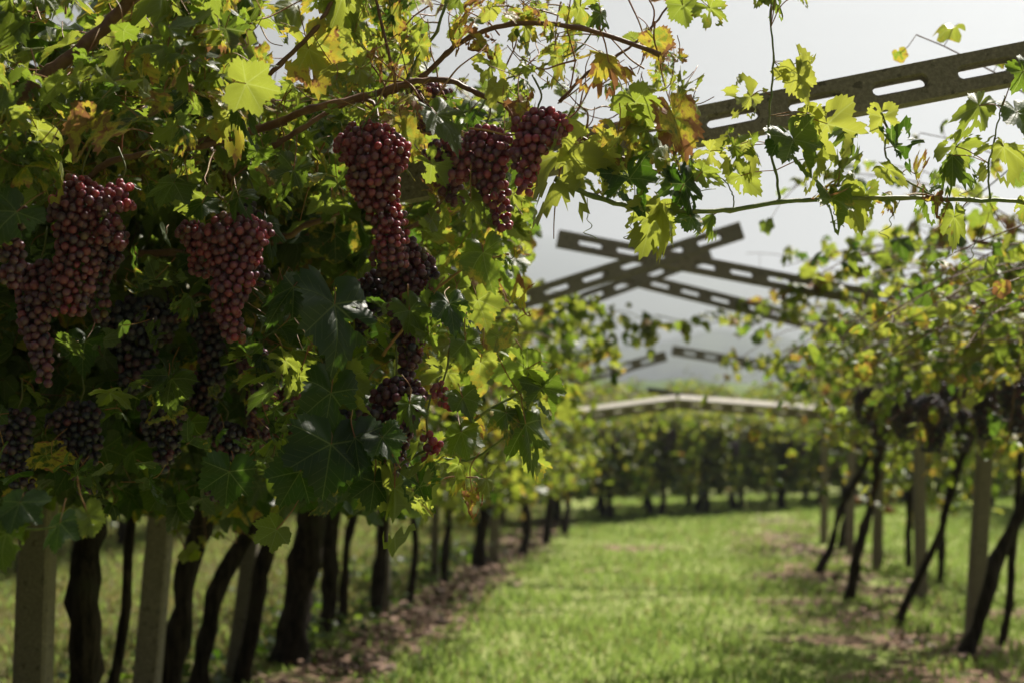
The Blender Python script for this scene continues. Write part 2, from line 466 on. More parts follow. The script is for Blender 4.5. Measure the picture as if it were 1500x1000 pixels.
# ------------------------------------------------------------------ grass and litter
def soil_mask(x, y):
    u = x - SL * y
    e = 0.25 * mnoise.noise((x * 1.5, y * 1.2, 7))
    if abs(u - (XL + 0.30) + e) < 0.30: return 0.85
    if abs(u - (XR - 0.35) + e) < 0.45 and mnoise.noise((x * 0.7, y * 0.9, 2)) > 0.0: return 0.8
    for (cx, cy, rx, ry) in PATCH:
        if ((x - cx) / rx) ** 2 + ((y - cy) / ry) ** 2 + e * 2 < .85: return .86
    return 0.0
def build_grass():
    mb = MB()
    n = 120000
    Y = 6.2 + (33 - 6.2) * rng.random(n) ** 1.25
    X = (-0.40 + 0.80 * rng.random(n)) * Y
    keep = np.array([rng.random() > soil_mask(x, y) for x, y in zip(X, Y)])
    X, Y = X[keep], Y[keep]
    n = len(X)
    Zg = np.array([ground_height(x, y) for x, y in zip(X, Y)])
    pat = np.array([mnoise.noise((x * 0.8, y * 0.8, 11)) for x, y in zip(X, Y)])
    k = 1 + np.clip(pat, -0.4, 1)
    H = (0.018 + 0.045 * rng.random(n) ** 2) * k * (1 + Y / 60)
    a = rng.random(n) * 2 * np.pi
    wd = (0.0045 + 0.004 * rng.random(n)) * (1 + Y / 14)
    dx, dy = np.cos(a) * wd, np.sin(a) * wd
    b = rng.random(n) * 2 * np.pi
    lx, ly = np.cos(b) * H * 0.5, np.sin(b) * H * 0.5
    v = np.stack([np.stack([X - dx, Y - dy, Zg - 0.01], 1), np.stack([X + dx, Y + dy, Zg - 0.01], 1),
                  np.stack([X + dx * .6 + lx * .35, Y + dy * .6 + ly * .35, Zg + H * .6], 1), np.stack([X - dx * .6 + lx * .35, Y - dy * .6 + ly * .35, Zg + H * .6], 1),
                  np.stack([X + lx, Y + ly, Zg + H], 1)], 1).reshape(-1, 3)
    i = np.arange(n) * 5
    c = np.zeros((n, 4)); c[:, 0] = rng.random(n); c[:, 1] = (rng.random(n) < np.where(X - SL * Y < XL - .1, .55, .09)) * 0.9; c[:, 3] = 1
    mb.add(v, np.stack([i + 3, i + 2, i + 4], 1), np.stack([i, i + 1, i + 2, i + 3], 1), None, np.repeat(c, 5, 0))
    tag(link('grass', mb.mesh('grass', M['grass'], smooth=False)), kind='stuff')
build_grass()

def build_litter():
    mb = MB()
    n = 0
    while n < 3000:
        Y = 6 + 18 * rng.random() ** 1.4
        left = rng.random() < .7
        X = (XL + .30 if left else XR - .35) + SL * Y + rng.normal(0, .20)
        if not left and mnoise.noise((X * .7, Y * .9, 2)) < -.05: continue
        if mnoise.noise((X * 2.2, Y * 1.6, 8)) < -.05: continue
        z = ground_height(X, Y) + rng.uniform(.0, .03)
        s = rng.uniform(.02, .05); a = rng.random() * 6.28
        q = []
        for j in range(5):
            r = s * rng.uniform(.6, 1.1)
            q.append((X + r * math.cos(a + j * 1.257), Y + r * math.sin(a + j * 1.257), z + rng.uniform(-.004, .028)))
        mb.add(q, [(0, 1, 2), (0, 2, 3), (0, 3, 4)], None, None, (rng.random(), 0, 0, 1)); n += 1
    tag(link('fallen_leaves', mb.mesh('fallen_leaves', M['litter'], smooth=False)), kind='stuff')
build_litter()
# ------------------------------------------------------------------ leaf shapes
KT = np.array([0, 14, 32, 38, 52, 66, 82, 92, 108, 125, 145, 165, 180]) * np.pi / 180
KR = np.array([1.0, 0.87, 0.74, 0.70, 0.88, 0.83, 0.68, 0.66, 0.77, 0.74, 0.64, 0.52, 0.08])
def leaf_variant(nt, rings, seed, damage=0.0, curl=1.0, deep=0.0):
    r_ = np.random.default_rng(seed)
    kr = KR.copy()
    kr[2:4] -= deep; kr[6:8] -= deep
    th = (np.arange(nt) + 0.5) * 2 * np.pi / nt - np.pi
    ra = np.interp(np.abs(th), KT, kr)
    ra *= 1 + 0.06 * np.sin(th * 2 + r_.random() * 6) + r_.normal(0, 0.02, nt)
    if nt >= 40:
        saw = (np.arange(nt) % 2) * 2 - 1
        ra *= 1 + 0.055 * saw * (np.abs(th) < 2.6) + r_.normal(0, 0.015, nt)
    asym = 1.0 + 0.12 * r_.normal()
    fr = rings
    V, UV = [(0, 0, 0)], [(0, 0)]
    ph = r_.random(4) * 6.28
    fold = r_.normal(0.10, 0.18) * curl
    droop = abs(r_.normal(0.22, 0.14)) * curl
    rip = 0.055 * curl
    for q in fr:
        for t_, r0 in zip(th, ra):
            x, y = math.sin(t_) * r0 * q, math.cos(t_) * r0 * q
            if x > 0: x *= asym
            rr = math.hypot(x, y)
            z = fold * abs(x) - droop * rr * rr + rip * math.cos(5 * t_ + ph[0]) * rr * 1.6 + 0.05 * curl * math.sin(3 * y + ph[1]) * rr + 0.03 * curl * math.sin(7 * x + 5 * y + ph[2]) * q
            V.append((x, y - 0.0, z)); UV.append((x, y))
    V, UV = np.array(V), np.array(UV)
    f3, f4 = [], []
    for j in range(nt):
        k = (j + 1) % nt
        if abs(th[j]) > 3.05 and abs(th[k]) > 3.05: continue
        f3.append((0, 1 + k, 1 + j))
        for i in range(len(fr) - 1):
            a, b = 1 + i * nt, 1 + (i + 1) * nt
            f4.append((a + j, a + k, b + k, b + j))
    f3, f4 = np.array(f3), np.array(f4).reshape(-1, 4)
    if damage > 0 and len(f4):
        off = r_.random(3) * 50
        c = UV[f4].mean(1)
        nv = np.array([mnoise.noise((p[0] * 3.2 + off[0], p[1] * 3.2 + off[1], off[2])) for p in c])
        f4 = f4[nv < 0.50 - damage]
    return V, UV, f3, f4
HI = [leaf_variant(64, (0.25, 0.48, 0.7, 0.87, 1.0), 100 + i, damage=[0, .2, .3, .08, .38, .26, 0.12, .42, 0, .34][i], curl=[.7, 1, 1.3, 1, 1.6, .8, 1.2, 1.9, .5, 1.5][i], deep=[-.03, .03, .08, 0, .05, -.03, .09, .05, 0, .06][i]) for i in range(10)]
MID = [leaf_variant(30, (0.55, 1.0), 200 + i, curl=[.7, 1.2, 1.6, 1.0, 2.0][i], deep=-.02) for i in range(5)]
LOW = [leaf_variant(16, (1.0,), 300 + i, curl=[.8, 1.4, 2.0][i], deep=.04) for i in range(3)]
# crumpled dry leaf
def crumple(v, s):
    V, UV, f3, f4 = v
    V = V.copy()
    for i, p in enumerate(V):
        r = math.hypot(p[0], p[1])
        V[i] = (p[0] * (1 - 0.62 * r), p[1] * (0.95 - 0.25 * r), p[2] + 0.55 * r * abs(p[0]) * 2 + 0.30 * r * mnoise.noise((p[0] * 4 + s, p[1] * 4, s)))
    return V, UV, f3, f4
DRY = [crumple(HI[4], 1.0), crumple(HI[7], 4.0), crumple(HI[2], 9.0)]

def frame_from(n, tip):
    n = n / (np.linalg.norm(n) + 1e-9)
    tip = tip - n * tip.dot(n); tip /= np.linalg.norm(tip) + 1e-9
    x = np.cross(tip, n)
    return np.stack([x, tip, n], 1)
def put_leaf(mb, bank, pos, n, tip, size, rnd=None, age=0.3, hue=0.0, k=None):
    V, UV, f3, f4 = bank[int(rng.integers(len(bank))) if k is None else k]
    A = frame_from(np.asarray(n, float), np.asarray(tip, float))
    mb.add((V * size * np.array([rng.uniform(.6, 1.0), 1, rng.uniform(.8, 1.7)])) @ A.T + np.asarray(pos), f3, f4, UV, (rng.random() if rnd is None else rnd, age, hue, 1))

# ------------------------------------------------------------------ a vine's shoot with leaves
def rand_leaf_frame(out=None):
    n = np.array([rng.normal(0, .55), rng.normal(0, .55), 0.9 if rng.random() < 0.8 else -0.2])
    tip = np.array([rng.normal(0, .7), rng.normal(0, .7), -0.55])
    if out is not None: tip = tip + out * 0.5
    if rng.random() < 0.35:                # hanging blade
        n = np.array([rng.normal(), rng.normal(), 0.25]); tip = np.array([rng.normal(0, .3), rng.normal(0, .3), -1.0])
    return n, tip
def shoot(lb, tb, start, d, length, bank, size=0.085, step=0.075, droop=0.35, up=0.0, r0=0.005, agem=0.3, skip=0.15, huem=0.15, tc=(0.5, .5, .5, 1)):
    p = np.array(start, float); d = np.array(d, float); d /= np.linalg.norm(d)
    pts = [p.copy()]
    m = max(3, int(length / step))
    for i in range(m):
        d = d + np.array([rng.normal(0, .10), rng.normal(0, .10), rng.normal(0, .07) + up - droop * (i / m) * 0.35])
        d /= np.linalg.norm(d)
        p = p + d * step
        if p[2] < .45: break
        pts.append(p.copy())
        if rng.random() > skip:
            side = np.cross(d, [0, 0, 1.0]); side /= np.linalg.norm(side) + 1e-9
            if i % 2: side = -side
            pd = side * 0.7 + d * 0.2 + np.array([0, 0, rng.normal(0.15, .5)])
            pl = rng.uniform(0.04, 0.10)
            q = p + pd / np.linalg.norm(pd) * pl
            n, tip = rand_leaf_frame(side)
            fade = 1.0 - 0.45 * (i / m)
            put_leaf(lb, bank, q, n, tip, size * fade * rng.uniform(0.65, 1.25), age=np.clip(rng.normal(agem, .28), 0, 1), hue=(rng.random() ** 3) * 3 * huem)
            tube(tb, [p, (p + q) / 2 + np.array([0, 0, -0.006]), q], 0.0012, 3, tc, cap=False)
    tube(tb, pts, np.linspace(r0, 0.0016, len(pts)), 5, tc, cap=False)
    return pts

def trunk_mesh(base, head, r0, r1, wig=0.04, seed=0, off=(0, 0, 0), n=10):
    base, head = np.array(base, float), np.array(head, float)
    m = 20
    pts = []
    for i in range(m + 1):
        k = i / m
        p = base + (head - base) * k
        p = p + np.array([mnoise.noise((k * 2.6, seed, 0.3)), mnoise.noise((k * 2.6, seed, 9.1)), 0]) * wig * math.sin(k * math.pi) * 2.4
        p = p + np.array([mnoise.noise((k * 9, seed, 2.3)), mnoise.noise((k * 9, seed, 5.1)), 0]) * wig * 0.3
        pts.append(p)
    rad = [(r0 + (r1 - r0) * (i / m)) * (1 + 0.34 * mnoise.noise((i * 0.55, seed, 4))) * (1.35 if i == 0 else 1.12 if i == 1 else 1) for i in range(m + 1)]
    mb = MB(); tube(mb, pts, rad, n, rough=0.17)
    return mb.mesh('trunk', M['bark'], off=off)

# generic canopies in the frame of the vine (origin at its foot, +Y along the row)
def canopy_meshes(seed, side, bank, n_sh=15, reach=1.55, size=0.095, base_h=1.62, dense=1.0, hang=5, gap=0.95, mat='leaf_far', rise=0.27, agem=0.35, both=0.6, huem=0.15, low=None, box=0):
    lb, tb = MB(), MB()
    for i in range(box):                   # leaves hanging low around the trunk
        p = (rng.normal(0, .32), rng.uniform(-.62, .62) * gap / 1.2, rng.uniform(.38 if box > 300 else .6, 1.75))
        n, tip = rand_leaf_frame()
        put_leaf(lb, bank, p, n, tip, size * rng.uniform(.7, 1.3), age=np.clip(rng.normal(agem, .28), 0, 1), hue=(rng.random() ** 3) * 3 * huem)
    for sgn, cnt in ((side, int(n_sh * dense)), (-side, int(n_sh * dense * both))):
        for i in range(cnt):
            y = rng.uniform(-gap * .55, gap * .55)
            st = (sgn * rng.uniform(-.05, .5), y, base_h + rng.uniform(0, .22))
            L = reach * rng.uniform(.55, 1.1)
            shoot(lb, tb, st, (sgn, rng.normal(0, .3), rise + rng.normal(0.04, .13)), L, bank, size, 0.08, droop=0.25, agem=agem, huem=huem)
        for i in range(int(hang * (1 if sgn == side else .6))):
            st = (sgn * rng.uniform(0, .9), rng.uniform(-gap * .5, gap * .5), base_h + rng.uniform(0.02, .2))
            shoot(lb, tb, st, (rng.normal(0, .4) + sgn * .3, rng.normal(0, .4), -.7), rng.uniform(.25, .6) if low is None else rng.uniform(.2, base_h + .1 - low), bank, size, 0.06, droop=0.5, agem=agem, huem=huem)
    # cordon canes
    for sgn in (-1, 1):
        pts = smooth_path([(0, 0, base_h - .12), (sgn * .15, .05, base_h + .05), (sgn * .7, .1 * sgn, base_h + .2), (sgn * 1.3, .15, base_h + .36)], 5)
        tube(tb, pts, np.linspace(.016, .007, len(pts)), 6)
    return lb.mesh('foliage', M[mat]), tb.mesh('cane', M['cane'])

# ------------------------------------------------------------------ concrete parts
def beam_mesh(L, hgt=0.09, thk=0.052, pitch=0.2, sl=0.132, sh=0.034, end=0.07):
    mb = MB()
    n = max(1, int((L - 2 * end) // pitch))
    K = 24
    t2 = thk / 2
    x = end
    ang = np.arange(K) * 2 * np.pi / K
    def stadium(cx, hl, r):
        P = []
        for a in ang:
            c, s_ = math.cos(a), math.sin(a)
            P.append((cx + (hl - r) * (1 if c > 1e-6 else -1 if c < -1e-6 else 0) + r * c, r * s_))
        return P
    def rect(x0, x1):
        P = []
        cx, hw, h2 = (x0 + x1) / 2, (x1 - x0) / 2, hgt / 2
        for a in ang:
            c, s_ = math.cos(a), math.sin(a)
            k = max(abs(c), abs(s_))
            P.append((cx + hw * c / k, h2 * s_ / k))
        return P
    def quadstrip(A, B, ya, yb, flip=False):
        V = [(p[0], ya, p[1]) for p in A] + [(p[0], yb, p[1]) for p in B]
        f = [(i, (i + 1) % K, K + (i + 1) % K, K + i) for i in range(K)]
        if flip: f = [q[::-1] for q in f]
        mb.add(V, None, f)
    def box(x0, x1):
        h2 = hgt / 2
        for yy, fl in ((-t2, False), (t2, True)):
            V = [(x0, yy, -h2), (x1, yy, -h2), (x1, yy, h2), (x0, yy, h2)]
            mb.add(V, None, [(3, 2, 1, 0) if fl else (0, 1, 2, 3)])
    xs = [x + i * pitch for i in range(n + 1)]
    box(0, xs[0]); box(xs[-1], L)
    for a, b in zip(xs[:-1], xs[1:]):
        cx = (a + b) / 2
        so, si = stadium(cx, sl / 2, sh / 2), stadium(cx, sl / 2 - .004, sh / 2 - .004)
        quadstrip(rect(a, b), so, -t2, -t2); quadstrip(rect(a, b), so, t2, t2, True)
        quadstrip(so, si, -t2, -t2 + .006); quadstrip(so, si, t2, t2 - .006, True)
        quadstrip(si, si, -t2 + .006, t2 - .006)
    h2 = hgt / 2
    V = [(0, -t2, -h2), (L, -t2, -h2), (L, t2, -h2), (0, t2, -h2), (0, -t2, h2), (L, -t2, h2), (L, t2, h2), (0, t2, h2)]
    mb.add(V, None, [(0, 3, 2, 1), (4, 5, 6, 7), (1, 2, 6, 5), (3, 0, 4, 7)])
    return mb.mesh('pergola_arm', M['concrete'], smooth=False)
def beam(a, b, label, hgt=0.09, roll=0.0, thk=0.052, pitch=0.2, sl=.132):
    a, b = Vector(a), Vector(b)
    me = beam_mesh((b - a).length, hgt, thk, pitch, sl)
    o = link('pergola_arm', me)
    d = (b - a).normalized()
    q = d.to_track_quat('X', 'Z')
    o.rotation_mode = 'QUATERNION'
    from mathutils import Quaternion
    o.rotation_quaternion = Quaternion(d, roll) @ q
    o.location = a
    bv = o.modifiers.new('edge', 'BEVEL'); bv.width = 0.003; bv.segments = 1; bv.limit_method = 'ANGLE'; bv.angle_limit = R(50)
    tag(o, label, 'beam', 'slotted concrete beams of the pergola')
    return o
def post(base, top, wd, label, group='concrete posts of the pergola'):
    b, t = Vector(base), Vector(top)
    L = (t - b).length
    mb = MB()
    V, f = [], []
    m = 8
    for i in range(m + 1):
        k = i / m
        w2 = wd / 2 * (1 - 0.12 * k); c = w2 * 0.80
        for x, y in ((-c, -w2), (c, -w2), (w2, -c), (w2, c), (c, w2), (-c, w2), (-w2, c), (-w2, -c)):
            V.append((x + rng.normal(0, .0007), y + rng.normal(0, .0007), (L + 0.1) * k - 0.1))
    for i in range(m):
        for j in range(8):
            f.append((i * 8 + j, i * 8 + (j + 1) % 8, (i + 1) * 8 + (j + 1) % 8, (i + 1) * 8 + j))
    mb.add(V, [(m * 8, m * 8 + j, m * 8 + j + 1) for j in range(1, 7)], f)
    o = link('concrete_post', mb.mesh('concrete_post', M['concrete'], smooth=False), None, b)
    o.rotation_mode = 'QUATERNION'
    o.rotation_quaternion = (t - b).normalized().to_track_quat('Z', 'Y')
    tag(o, label, 'post', group)
    return o

# beams, near to far: (high end) and (low end)
beam(at(1684, 57, 3.0), at(560, 277, 3.3), 'nearest slotted concrete beam, large and sharp, crossing the sky at upper right', 0.084, pitch=.184, sl=.124)
beam(at(817, 350, 7.2), at(1610, 500, 7.5), 'beam sloping down right, its bare square end at the left of the X crossing', 0.088)
beam(at(1086, 338, 7.05), at(560, 505, 7.05), 'front beam of the X crossing, its free end pointing up right', 0.088)
beam(at(884, 398, 8.9), at(1480, 545, 9.2), 'second beam sloping down to the right, just under the X crossing', 0.088)
beam(at(1040, 372, 8.75), at(640, 518, 8.7), 'thin beam showing below the front left-hand arm of the X crossing', 0.088)
beam(at(975, 521, 12.5), at(640, 612, 12.3), 'blurred pale beam falling left below the X crossing against the blue hill', 0.09)
beam(at(985, 513, 13.2), at(1420, 585, 13.6), 'blurred beam falling to the right from the gap above the low gable', 0.09)
def low_gable(a, b, lab, roll):
    o = beam(a, b, lab, 0.105, roll=roll, thk=0.030, sl=.11, pitch=.2)
    L = (Vector(b) - Vector(a)).length
    h = 0.0525
    V = [(x, y, z) for x in (0.004, L - .004) for y, z in ((-.045, h + .001), (.045, h + .001), (.045, h + .018), (-.045, h + .018))]
    mb = MB(); mb.add(V, None, [(0, 1, 2, 3), (7, 6, 5, 4), (0, 4, 5, 1), (1, 5, 6, 2), (2, 6, 7, 3), (3, 7, 4, 0)])
    link('flange', mb.mesh('flange', M['pale'], smooth=False), o)  # lighter than the web: sunlight on the top painted into the material
low_gable(at(992, 590, 13.6), at(800, 615, 13.9), 'short left half of the low sunlit concrete gable over the grass', R(-28))
low_gable(at(994, 590, 13.6), at(1320, 615, 13.2), 'long right half of the low sunlit concrete gable over the grass', R(28))
def wood_pole(a, b, r, label):
    mb = MB(); P = [np.array(a) + (np.array(b) - np.array(a)) * k for k in np.linspace(0, 1, 8)]
    P = [p + np.array([0, 0, 0.02 * mnoise.noise((i, 1, 2))]) for i, p in enumerate(P)]
    tube(mb, [p - P[0] for p in P], r, 8, rough=.05)
    o = link('wooden_pole', mb.mesh('wooden_pole', M['bark']), None, P[0]); tag(o, label, 'pole')
wood_pole(at(948, 570, 16.5), at(1110, 592, 16.5), 0.03, 'dark weathered wooden pole lying just above the low concrete gable')

# ------------------------------------------------------------------ posts
def gp(px_, py):                          # ground point under a pixel
    Y = ground_Y(py); p = at(px_, py, Y); p.z = ground_height(p.x, p.y); return p
PT = [  # base px, base Y or py, top px x at canopy, width
    (48, ('Y', 4.9), 62, .115, 'broad pale concrete post at the left edge among black trunks'),
    (('f', 235, 217), ('Y', 6.0), 0, .105, 'upright grey concrete post between the two thickest trunks at left'),
    (('f', 371, 341), ('Y', 8.0), 0, .088, 'leaning grey concrete post behind the slanting trunks at left'),
    (562, ('y', 893), 560, .11, 'brown stained concrete post pressed against a black trunk by the soil strip'),
    (636, ('y', 853), 640, .075, 'thin tawny post standing alone beyond the hanging lit leaf'),
    (722, ('y', 822), 735, .12, 'grey concrete post with a dark trunk leaning on its left side'),
    (1425, ('y', 930), 1446, .11, 'stout leaning concrete post by the curved trunk at lower right'),
    (1350, ('y', 876), 1345, .095, 'upright concrete post crossed by the long slanting trunk at right'),
    (1286, ('y', 836), 1288, .095, 'concrete post half hidden behind the forked dark trunk at right'),
    (1246, ('y', 811), 1248, .09, 'pale bluish concrete post behind the bent low trunk at right'),
    (1208, ('y', 795), 1210, .09, 'last dim concrete post of the right row before the far hedge'),
]
posts = []
def lean(f, Y):                           # ends of a leaning stem from its place at two heights of the photograph
    m = (f[1] - f[2]) / 240
    yb, yt = 640 + 1.35 * F / Y, 640 - .25 * F / Y
    return f[2] - m * (yb - 1000), f[2] + m * (1000 - yt)
for bx, (k, v), tx, wd, lab in PT:
    Y = v if k == 'Y' else ground_Y(v)
    if isinstance(bx, tuple): bx, tx = lean(bx, Y)
    b = at(bx, 900, Y); b.z = ground_height(b.x, Y)
    tp = at(tx, 600, Y); f_ = (1.78 - b.z) / (tp.z - b.z)
    tp = b + (tp - b) * f_
    posts.append(post(b, tp, wd, lab))

# ------------------------------------------------------------------ vines of the two rows: trunk (base px, Y, top px x, radius)
VN = [
    (-40, 4.6, -10, .06, 'L', 'black vine trunk cut by the left edge of the picture'),
    (('f', 137, 104), 5.1, 0, .060, 'L', 'very thick black trunk right of the broad post at the left edge'),
    (('f', 190, 152), 5.7, 0, .022, 'L', 'slim crooked trunk between the broad trunk and the upright concrete post'),
    (('f', 290, 250), 6.3, 0, .058, 'L', 'massive black trunk leaning right beside the upright grey post'),
    (('f', 354, 284), 6.9, 0, .048, 'L', 'black trunk slanting up right beside the leaning post'),
    (('f', 412, 350), 7.9, 0, .046, 'L', 'dark slender trunk right of the leaning concrete post'),
    (('f', 450, 424), 8.6, 0, .105, 'L', 'stout black trunk rising where the soil strip leaves the picture'),
    (468, 9.6, 500, .065, 'L', 'dark trunk hugging the right side of the stout black trunk'),
    (497, 10.2, 552, .033, 'L', 'thin vine leaning steeply right under the lit hanging leaf'),
    (550, 11.0, 552, .055, 'L', 'black trunk touching the brown stained post'),
    (601, 12.0, 612, .035, 'L', 'narrow black trunk between the brown stained post and the tawny one'),
    (652, 13.3, 664, .035, 'L', 'slim trunk just right of the thin tawny post'),
    (700, 14.6, 722, .07, 'L', 'trunk leaning against the grey post where the soil strip narrows'),
    (765, 16.6, 780, .05, 'L', 'small dark trunk beyond the grey post and its leaning vine'),
    (800, 18.2, 810, .05, 'L', 'distant dark trunk at the far end of the soil strip'),
    (828, 20.3, 838, .05, 'L', 'last trunk of the left row where it meets the far hedge'),
    (1405, 9.0, 1530, .045, 'R', 'black trunk curving up and out at the lower right corner'),
    (1468, 9.5, 1500, .026, 'R', 'thin straight vine just right of the stout leaning post'),
    (1308, 10.4, 1440, .032, 'R', 'long slanting vine crossing in front of the upright right post'),
    (1242, 12.0, 1300, .045, 'R', 'knotty forked trunk at right rising from the grass'),
    (1195, 14.3, 1300, .040, 'R', 'low trunk bent almost flat near the pale bluish post'),
    (1330, 14.9, 1352, .040, 'R', 'dark trunk behind the upright right post'),
    (1375, 13.2, 1412, .035, 'R', 'dim slanting trunk between the two largest right posts'),
    (1232, 17.5, 1262, .05, 'R', 'shaded trunk behind the bent low trunk of the right row'),
]
CL = [canopy_meshes(i, 1, MID, 22, 1.15, .068, gap=1.1, agem=.34, huem=.22, hang=12, low=.9) for i in range(4)]
CR = [canopy_meshes(i, -1, MID, 34, 1.05, .070, low=1.1, base_h=1.64, gap=1.4, agem=.30, huem=.30, hang=14) for i in range(4)]
CLB = [canopy_meshes(i, 1, MID, 20, 1.2, .07, gap=1.3, agem=.30, huem=.22, hang=12, low=.7, box=260)[0] for i in range(2)]
CRB = [canopy_meshes(i, -1, MID, 24, 1.0, .07, gap=1.5, agem=.30, huem=.28, hang=10, low=1.15, box=60)[0] for i in range(2)]
for i, (bx, Y, tx, r, sd, lab) in enumerate(VN):
    if isinstance(bx, tuple): bx, tx = lean(bx, Y)
    b = at(bx, 900, Y); b.z = ground_height(b.x, Y)
    tp = at(tx, 600 if sd == 'L' or tx < 1500 else 640, Y); f_ = (1.60 - b.z) / (tp.z - b.z)
    tp = b + (tp - b) * min(f_, 1.4)
    v = empty('grape_vine', b)
    tag(v, lab, 'grape vine', 'old vines of the %s row' % ('left' if sd == 'L' else 'right'))
    link('trunk', trunk_mesh((0, 0, -.06), tp - b, r, r * .72, .05 if r > .04 else .035, seed=i * 3.7), v)
    fol, can = (CL if sd == 'L' else CR)[i % 4]
    rx = (XL if sd == 'L' else XR) + SL * Y
    lx = 0.5 * (tp.x - b.x) + 0.5 * (rx - b.x)
    if Y < 5.0 and sd == 'L':
        continue
    if Y > 11.5 and sd == 'R': lx = rx - b.x + .45
    if Y > 12.5: fol = (CLB if sd == 'L' else CRB)[i % 2]
    for nm, me in (('foliage', fol), ('cane', can)):
        o = link(nm, me, v, (lx, 0, (i * 0.37 % 1) * .06 - .03))
# right canopy near the camera: vines whose feet are outside the frame, foliage reaching in
for Y, lab in ((4.4, 'vine whose sunlit foliage enters the picture low at the right edge'), (5.8, 'vine with pale loose foliage at the right edge behind the green shoot'), (7.2, 'vine with dense yellowing foliage high at the right edge'), (8.2, 'vine spreading lit leaves over the stout leaning post')):
    b = Vector((XR + SL * Y + .25, Y, 0))
    v = empty('grape_vine', b)
    tag(v, lab, 'grape vine', 'old vines of the right row')
    link('trunk', trunk_mesh((0, 0, -.06), (.05, 0, 1.6), .05, .04, .05, seed=Y), v)
    fol, can = canopy_meshes(0, -1, MID, 34, 1.6, .070, base_h=1.62, gap=1.4, agem=.30, huem=.30, mat='leaf')
    for nm, me in (('foliage', fol), ('cane', can)): link(nm, me, v)

# the rows go on beside and behind the camera and shade it
for sd, X0, ys in (('L', XL - .1, (.7, .1, -.5, -1.1, -1.8, -2.6, -3.4)), ('R', XR + .25, (.5, -.4, -1.3, -2.3, -3.3))):
    for k, Y in enumerate(ys):
        v = empty('grape_vine', (X0 + SL * Y, Y, 0))
        tag(v, 'vine of the %s row standing behind the place of the camera' % ('left' if sd == 'L' else 'right'), 'grape vine', 'vines of the %s row behind the camera' % ('left' if sd == 'L' else 'right'))
        link('trunk', trunk_mesh((0, 0, -.06), (.05, 0, 1.6), .05, .04, .05, seed=Y), v)
        fol, can = (CLB if sd == 'L' else CRB)[k % 2], CL[k % 4][1]
        link('foliage', fol, v); link('cane', can, v)

# loose young shoots reaching over the open alley on the far arms
def reach(vine_label, paths, size=.055):
    v = [o for o in bpy.data.objects if o.get('label', '') == vine_label][0]
    off = tuple(v.location)
    lb, tb = MB(), MB()
    for pts in paths:
        P = smooth_path([at(*p) for p in pts], 6)
        tb = MB(); tube(tb, P, np.linspace(.004, .0018, len(P)), 5, cap=False)
        link('shoot', tb.mesh('shoot', M['green'], off=off), v)
        for p in P[2:]:
            for q in range(2):
                if rng.random() < .25: continue
                n, tip = rand_leaf_frame()
                pos = p + rng.normal(0, .035, 3) + np.array([0, 0, -.03])
                put_leaf(lb, MID, pos, n, tip, size * rng.uniform(.6, 1.25), age=float(np.clip(rng.normal(.4, .25), 0, 1)), hue=rng.random() * .8)
    link('foliage', lb.mesh('foliage', M['leaf_far'], off=off), v)['kind'] = 'stuff'
reach('thin vine leaning steeply right under the lit hanging leaf', [
    [(780, 470, 8.7), (840, 458, 8.7), (900, 470, 8.7), (960, 462, 8.8)], [(850, 468, 8.8), (900, 455, 8.8), (945, 470, 8.8), (955, 500, 8.8)],
    [(960, 462, 8.8), (1010, 470, 8.9), (1060, 455, 9.0), (1100, 445, 9.0)], [(770, 470, 8.2), (820, 490, 8.0), (870, 500, 8.0), (905, 520, 8.0)],
    [(760, 440, 7.6), (810, 450, 7.6), (850, 480, 7.6), (880, 505, 7.6)], [(800, 520, 9), (850, 515, 9), (890, 530, 9)], [(780, 425, 7.4), (840, 430, 7.4), (870, 450, 7.4)]])
reach('vine with dense yellowing foliage high at the right edge', [
    [(1320, 400, 7.2), (1260, 385, 7.2), (1200, 380, 7.2)], [(1260, 440, 7.3), (1200, 415, 7.3), (1160, 425, 7.3), (1160, 460, 7.3)],
    [(1320, 370, 7.1), (1270, 360, 7.1), (1210, 375, 7.1)],
    [(1300, 520, 9), (1200, 510, 9), (1120, 530, 9), (1060, 520, 9)], [(1300, 560, 10), (1210, 540, 10), (1150, 560, 10)], [(1400, 350, 6.6), (1350, 330, 6.6), (1300, 350, 6.6)], [(1500, 330, 6.2), (1430, 320, 6.2), (1370, 350, 6.2)]])

def bushy(vine_label, n, x0, x1, y0, y1, Y0, Y1, size=.065):
    v = [o for o in bpy.data.objects if o.get('label', '') == vine_label][0]
    lb = MB()
    for i in range(n):
        k = rng.random() ** 1.6
        x = x0 + (x1 - x0) * k; y = y0 + (y1 - y0) * (rng.random() * (1 - .45 * k) + .3 * k); Y = rng.uniform(Y0, Y1)
        if mnoise.noise((x / 45, y / 45, Y * .3)) < -.12: continue
        nn, tip = rand_leaf_frame()
        put_leaf(lb, MID, np.array(tuple(at(x, y, Y))), nn, tip, size * rng.uniform(.6, 1.3), age=float(np.clip(rng.normal(.35, .25), 0, 1)), hue=rng.random() * .6)
    link('foliage', lb.mesh('foliage', M['leaf_far'], off=tuple(v.location)), v)['kind'] = 'stuff'
bushy('stout black trunk rising where the soil strip leaves the picture', 420, 640, 838, 400, 640, 6.8, 8.6)
bushy('black trunk touching the brown stained post', 420, 680, 865, 450, 640, 8.8, 11.5)
bushy('slim trunk just right of the thin tawny post', 260, 640, 800, 600, 740, 9.5, 13, .065)
bushy('small dark trunk beyond the grey post and its leaning vine', 260, 770, 860, 620, 720, 15, 18, .08)
bushy('trunk leaning against the grey post where the soil strip narrows', 300, 760, 850, 560, 660, 12, 15, .07)
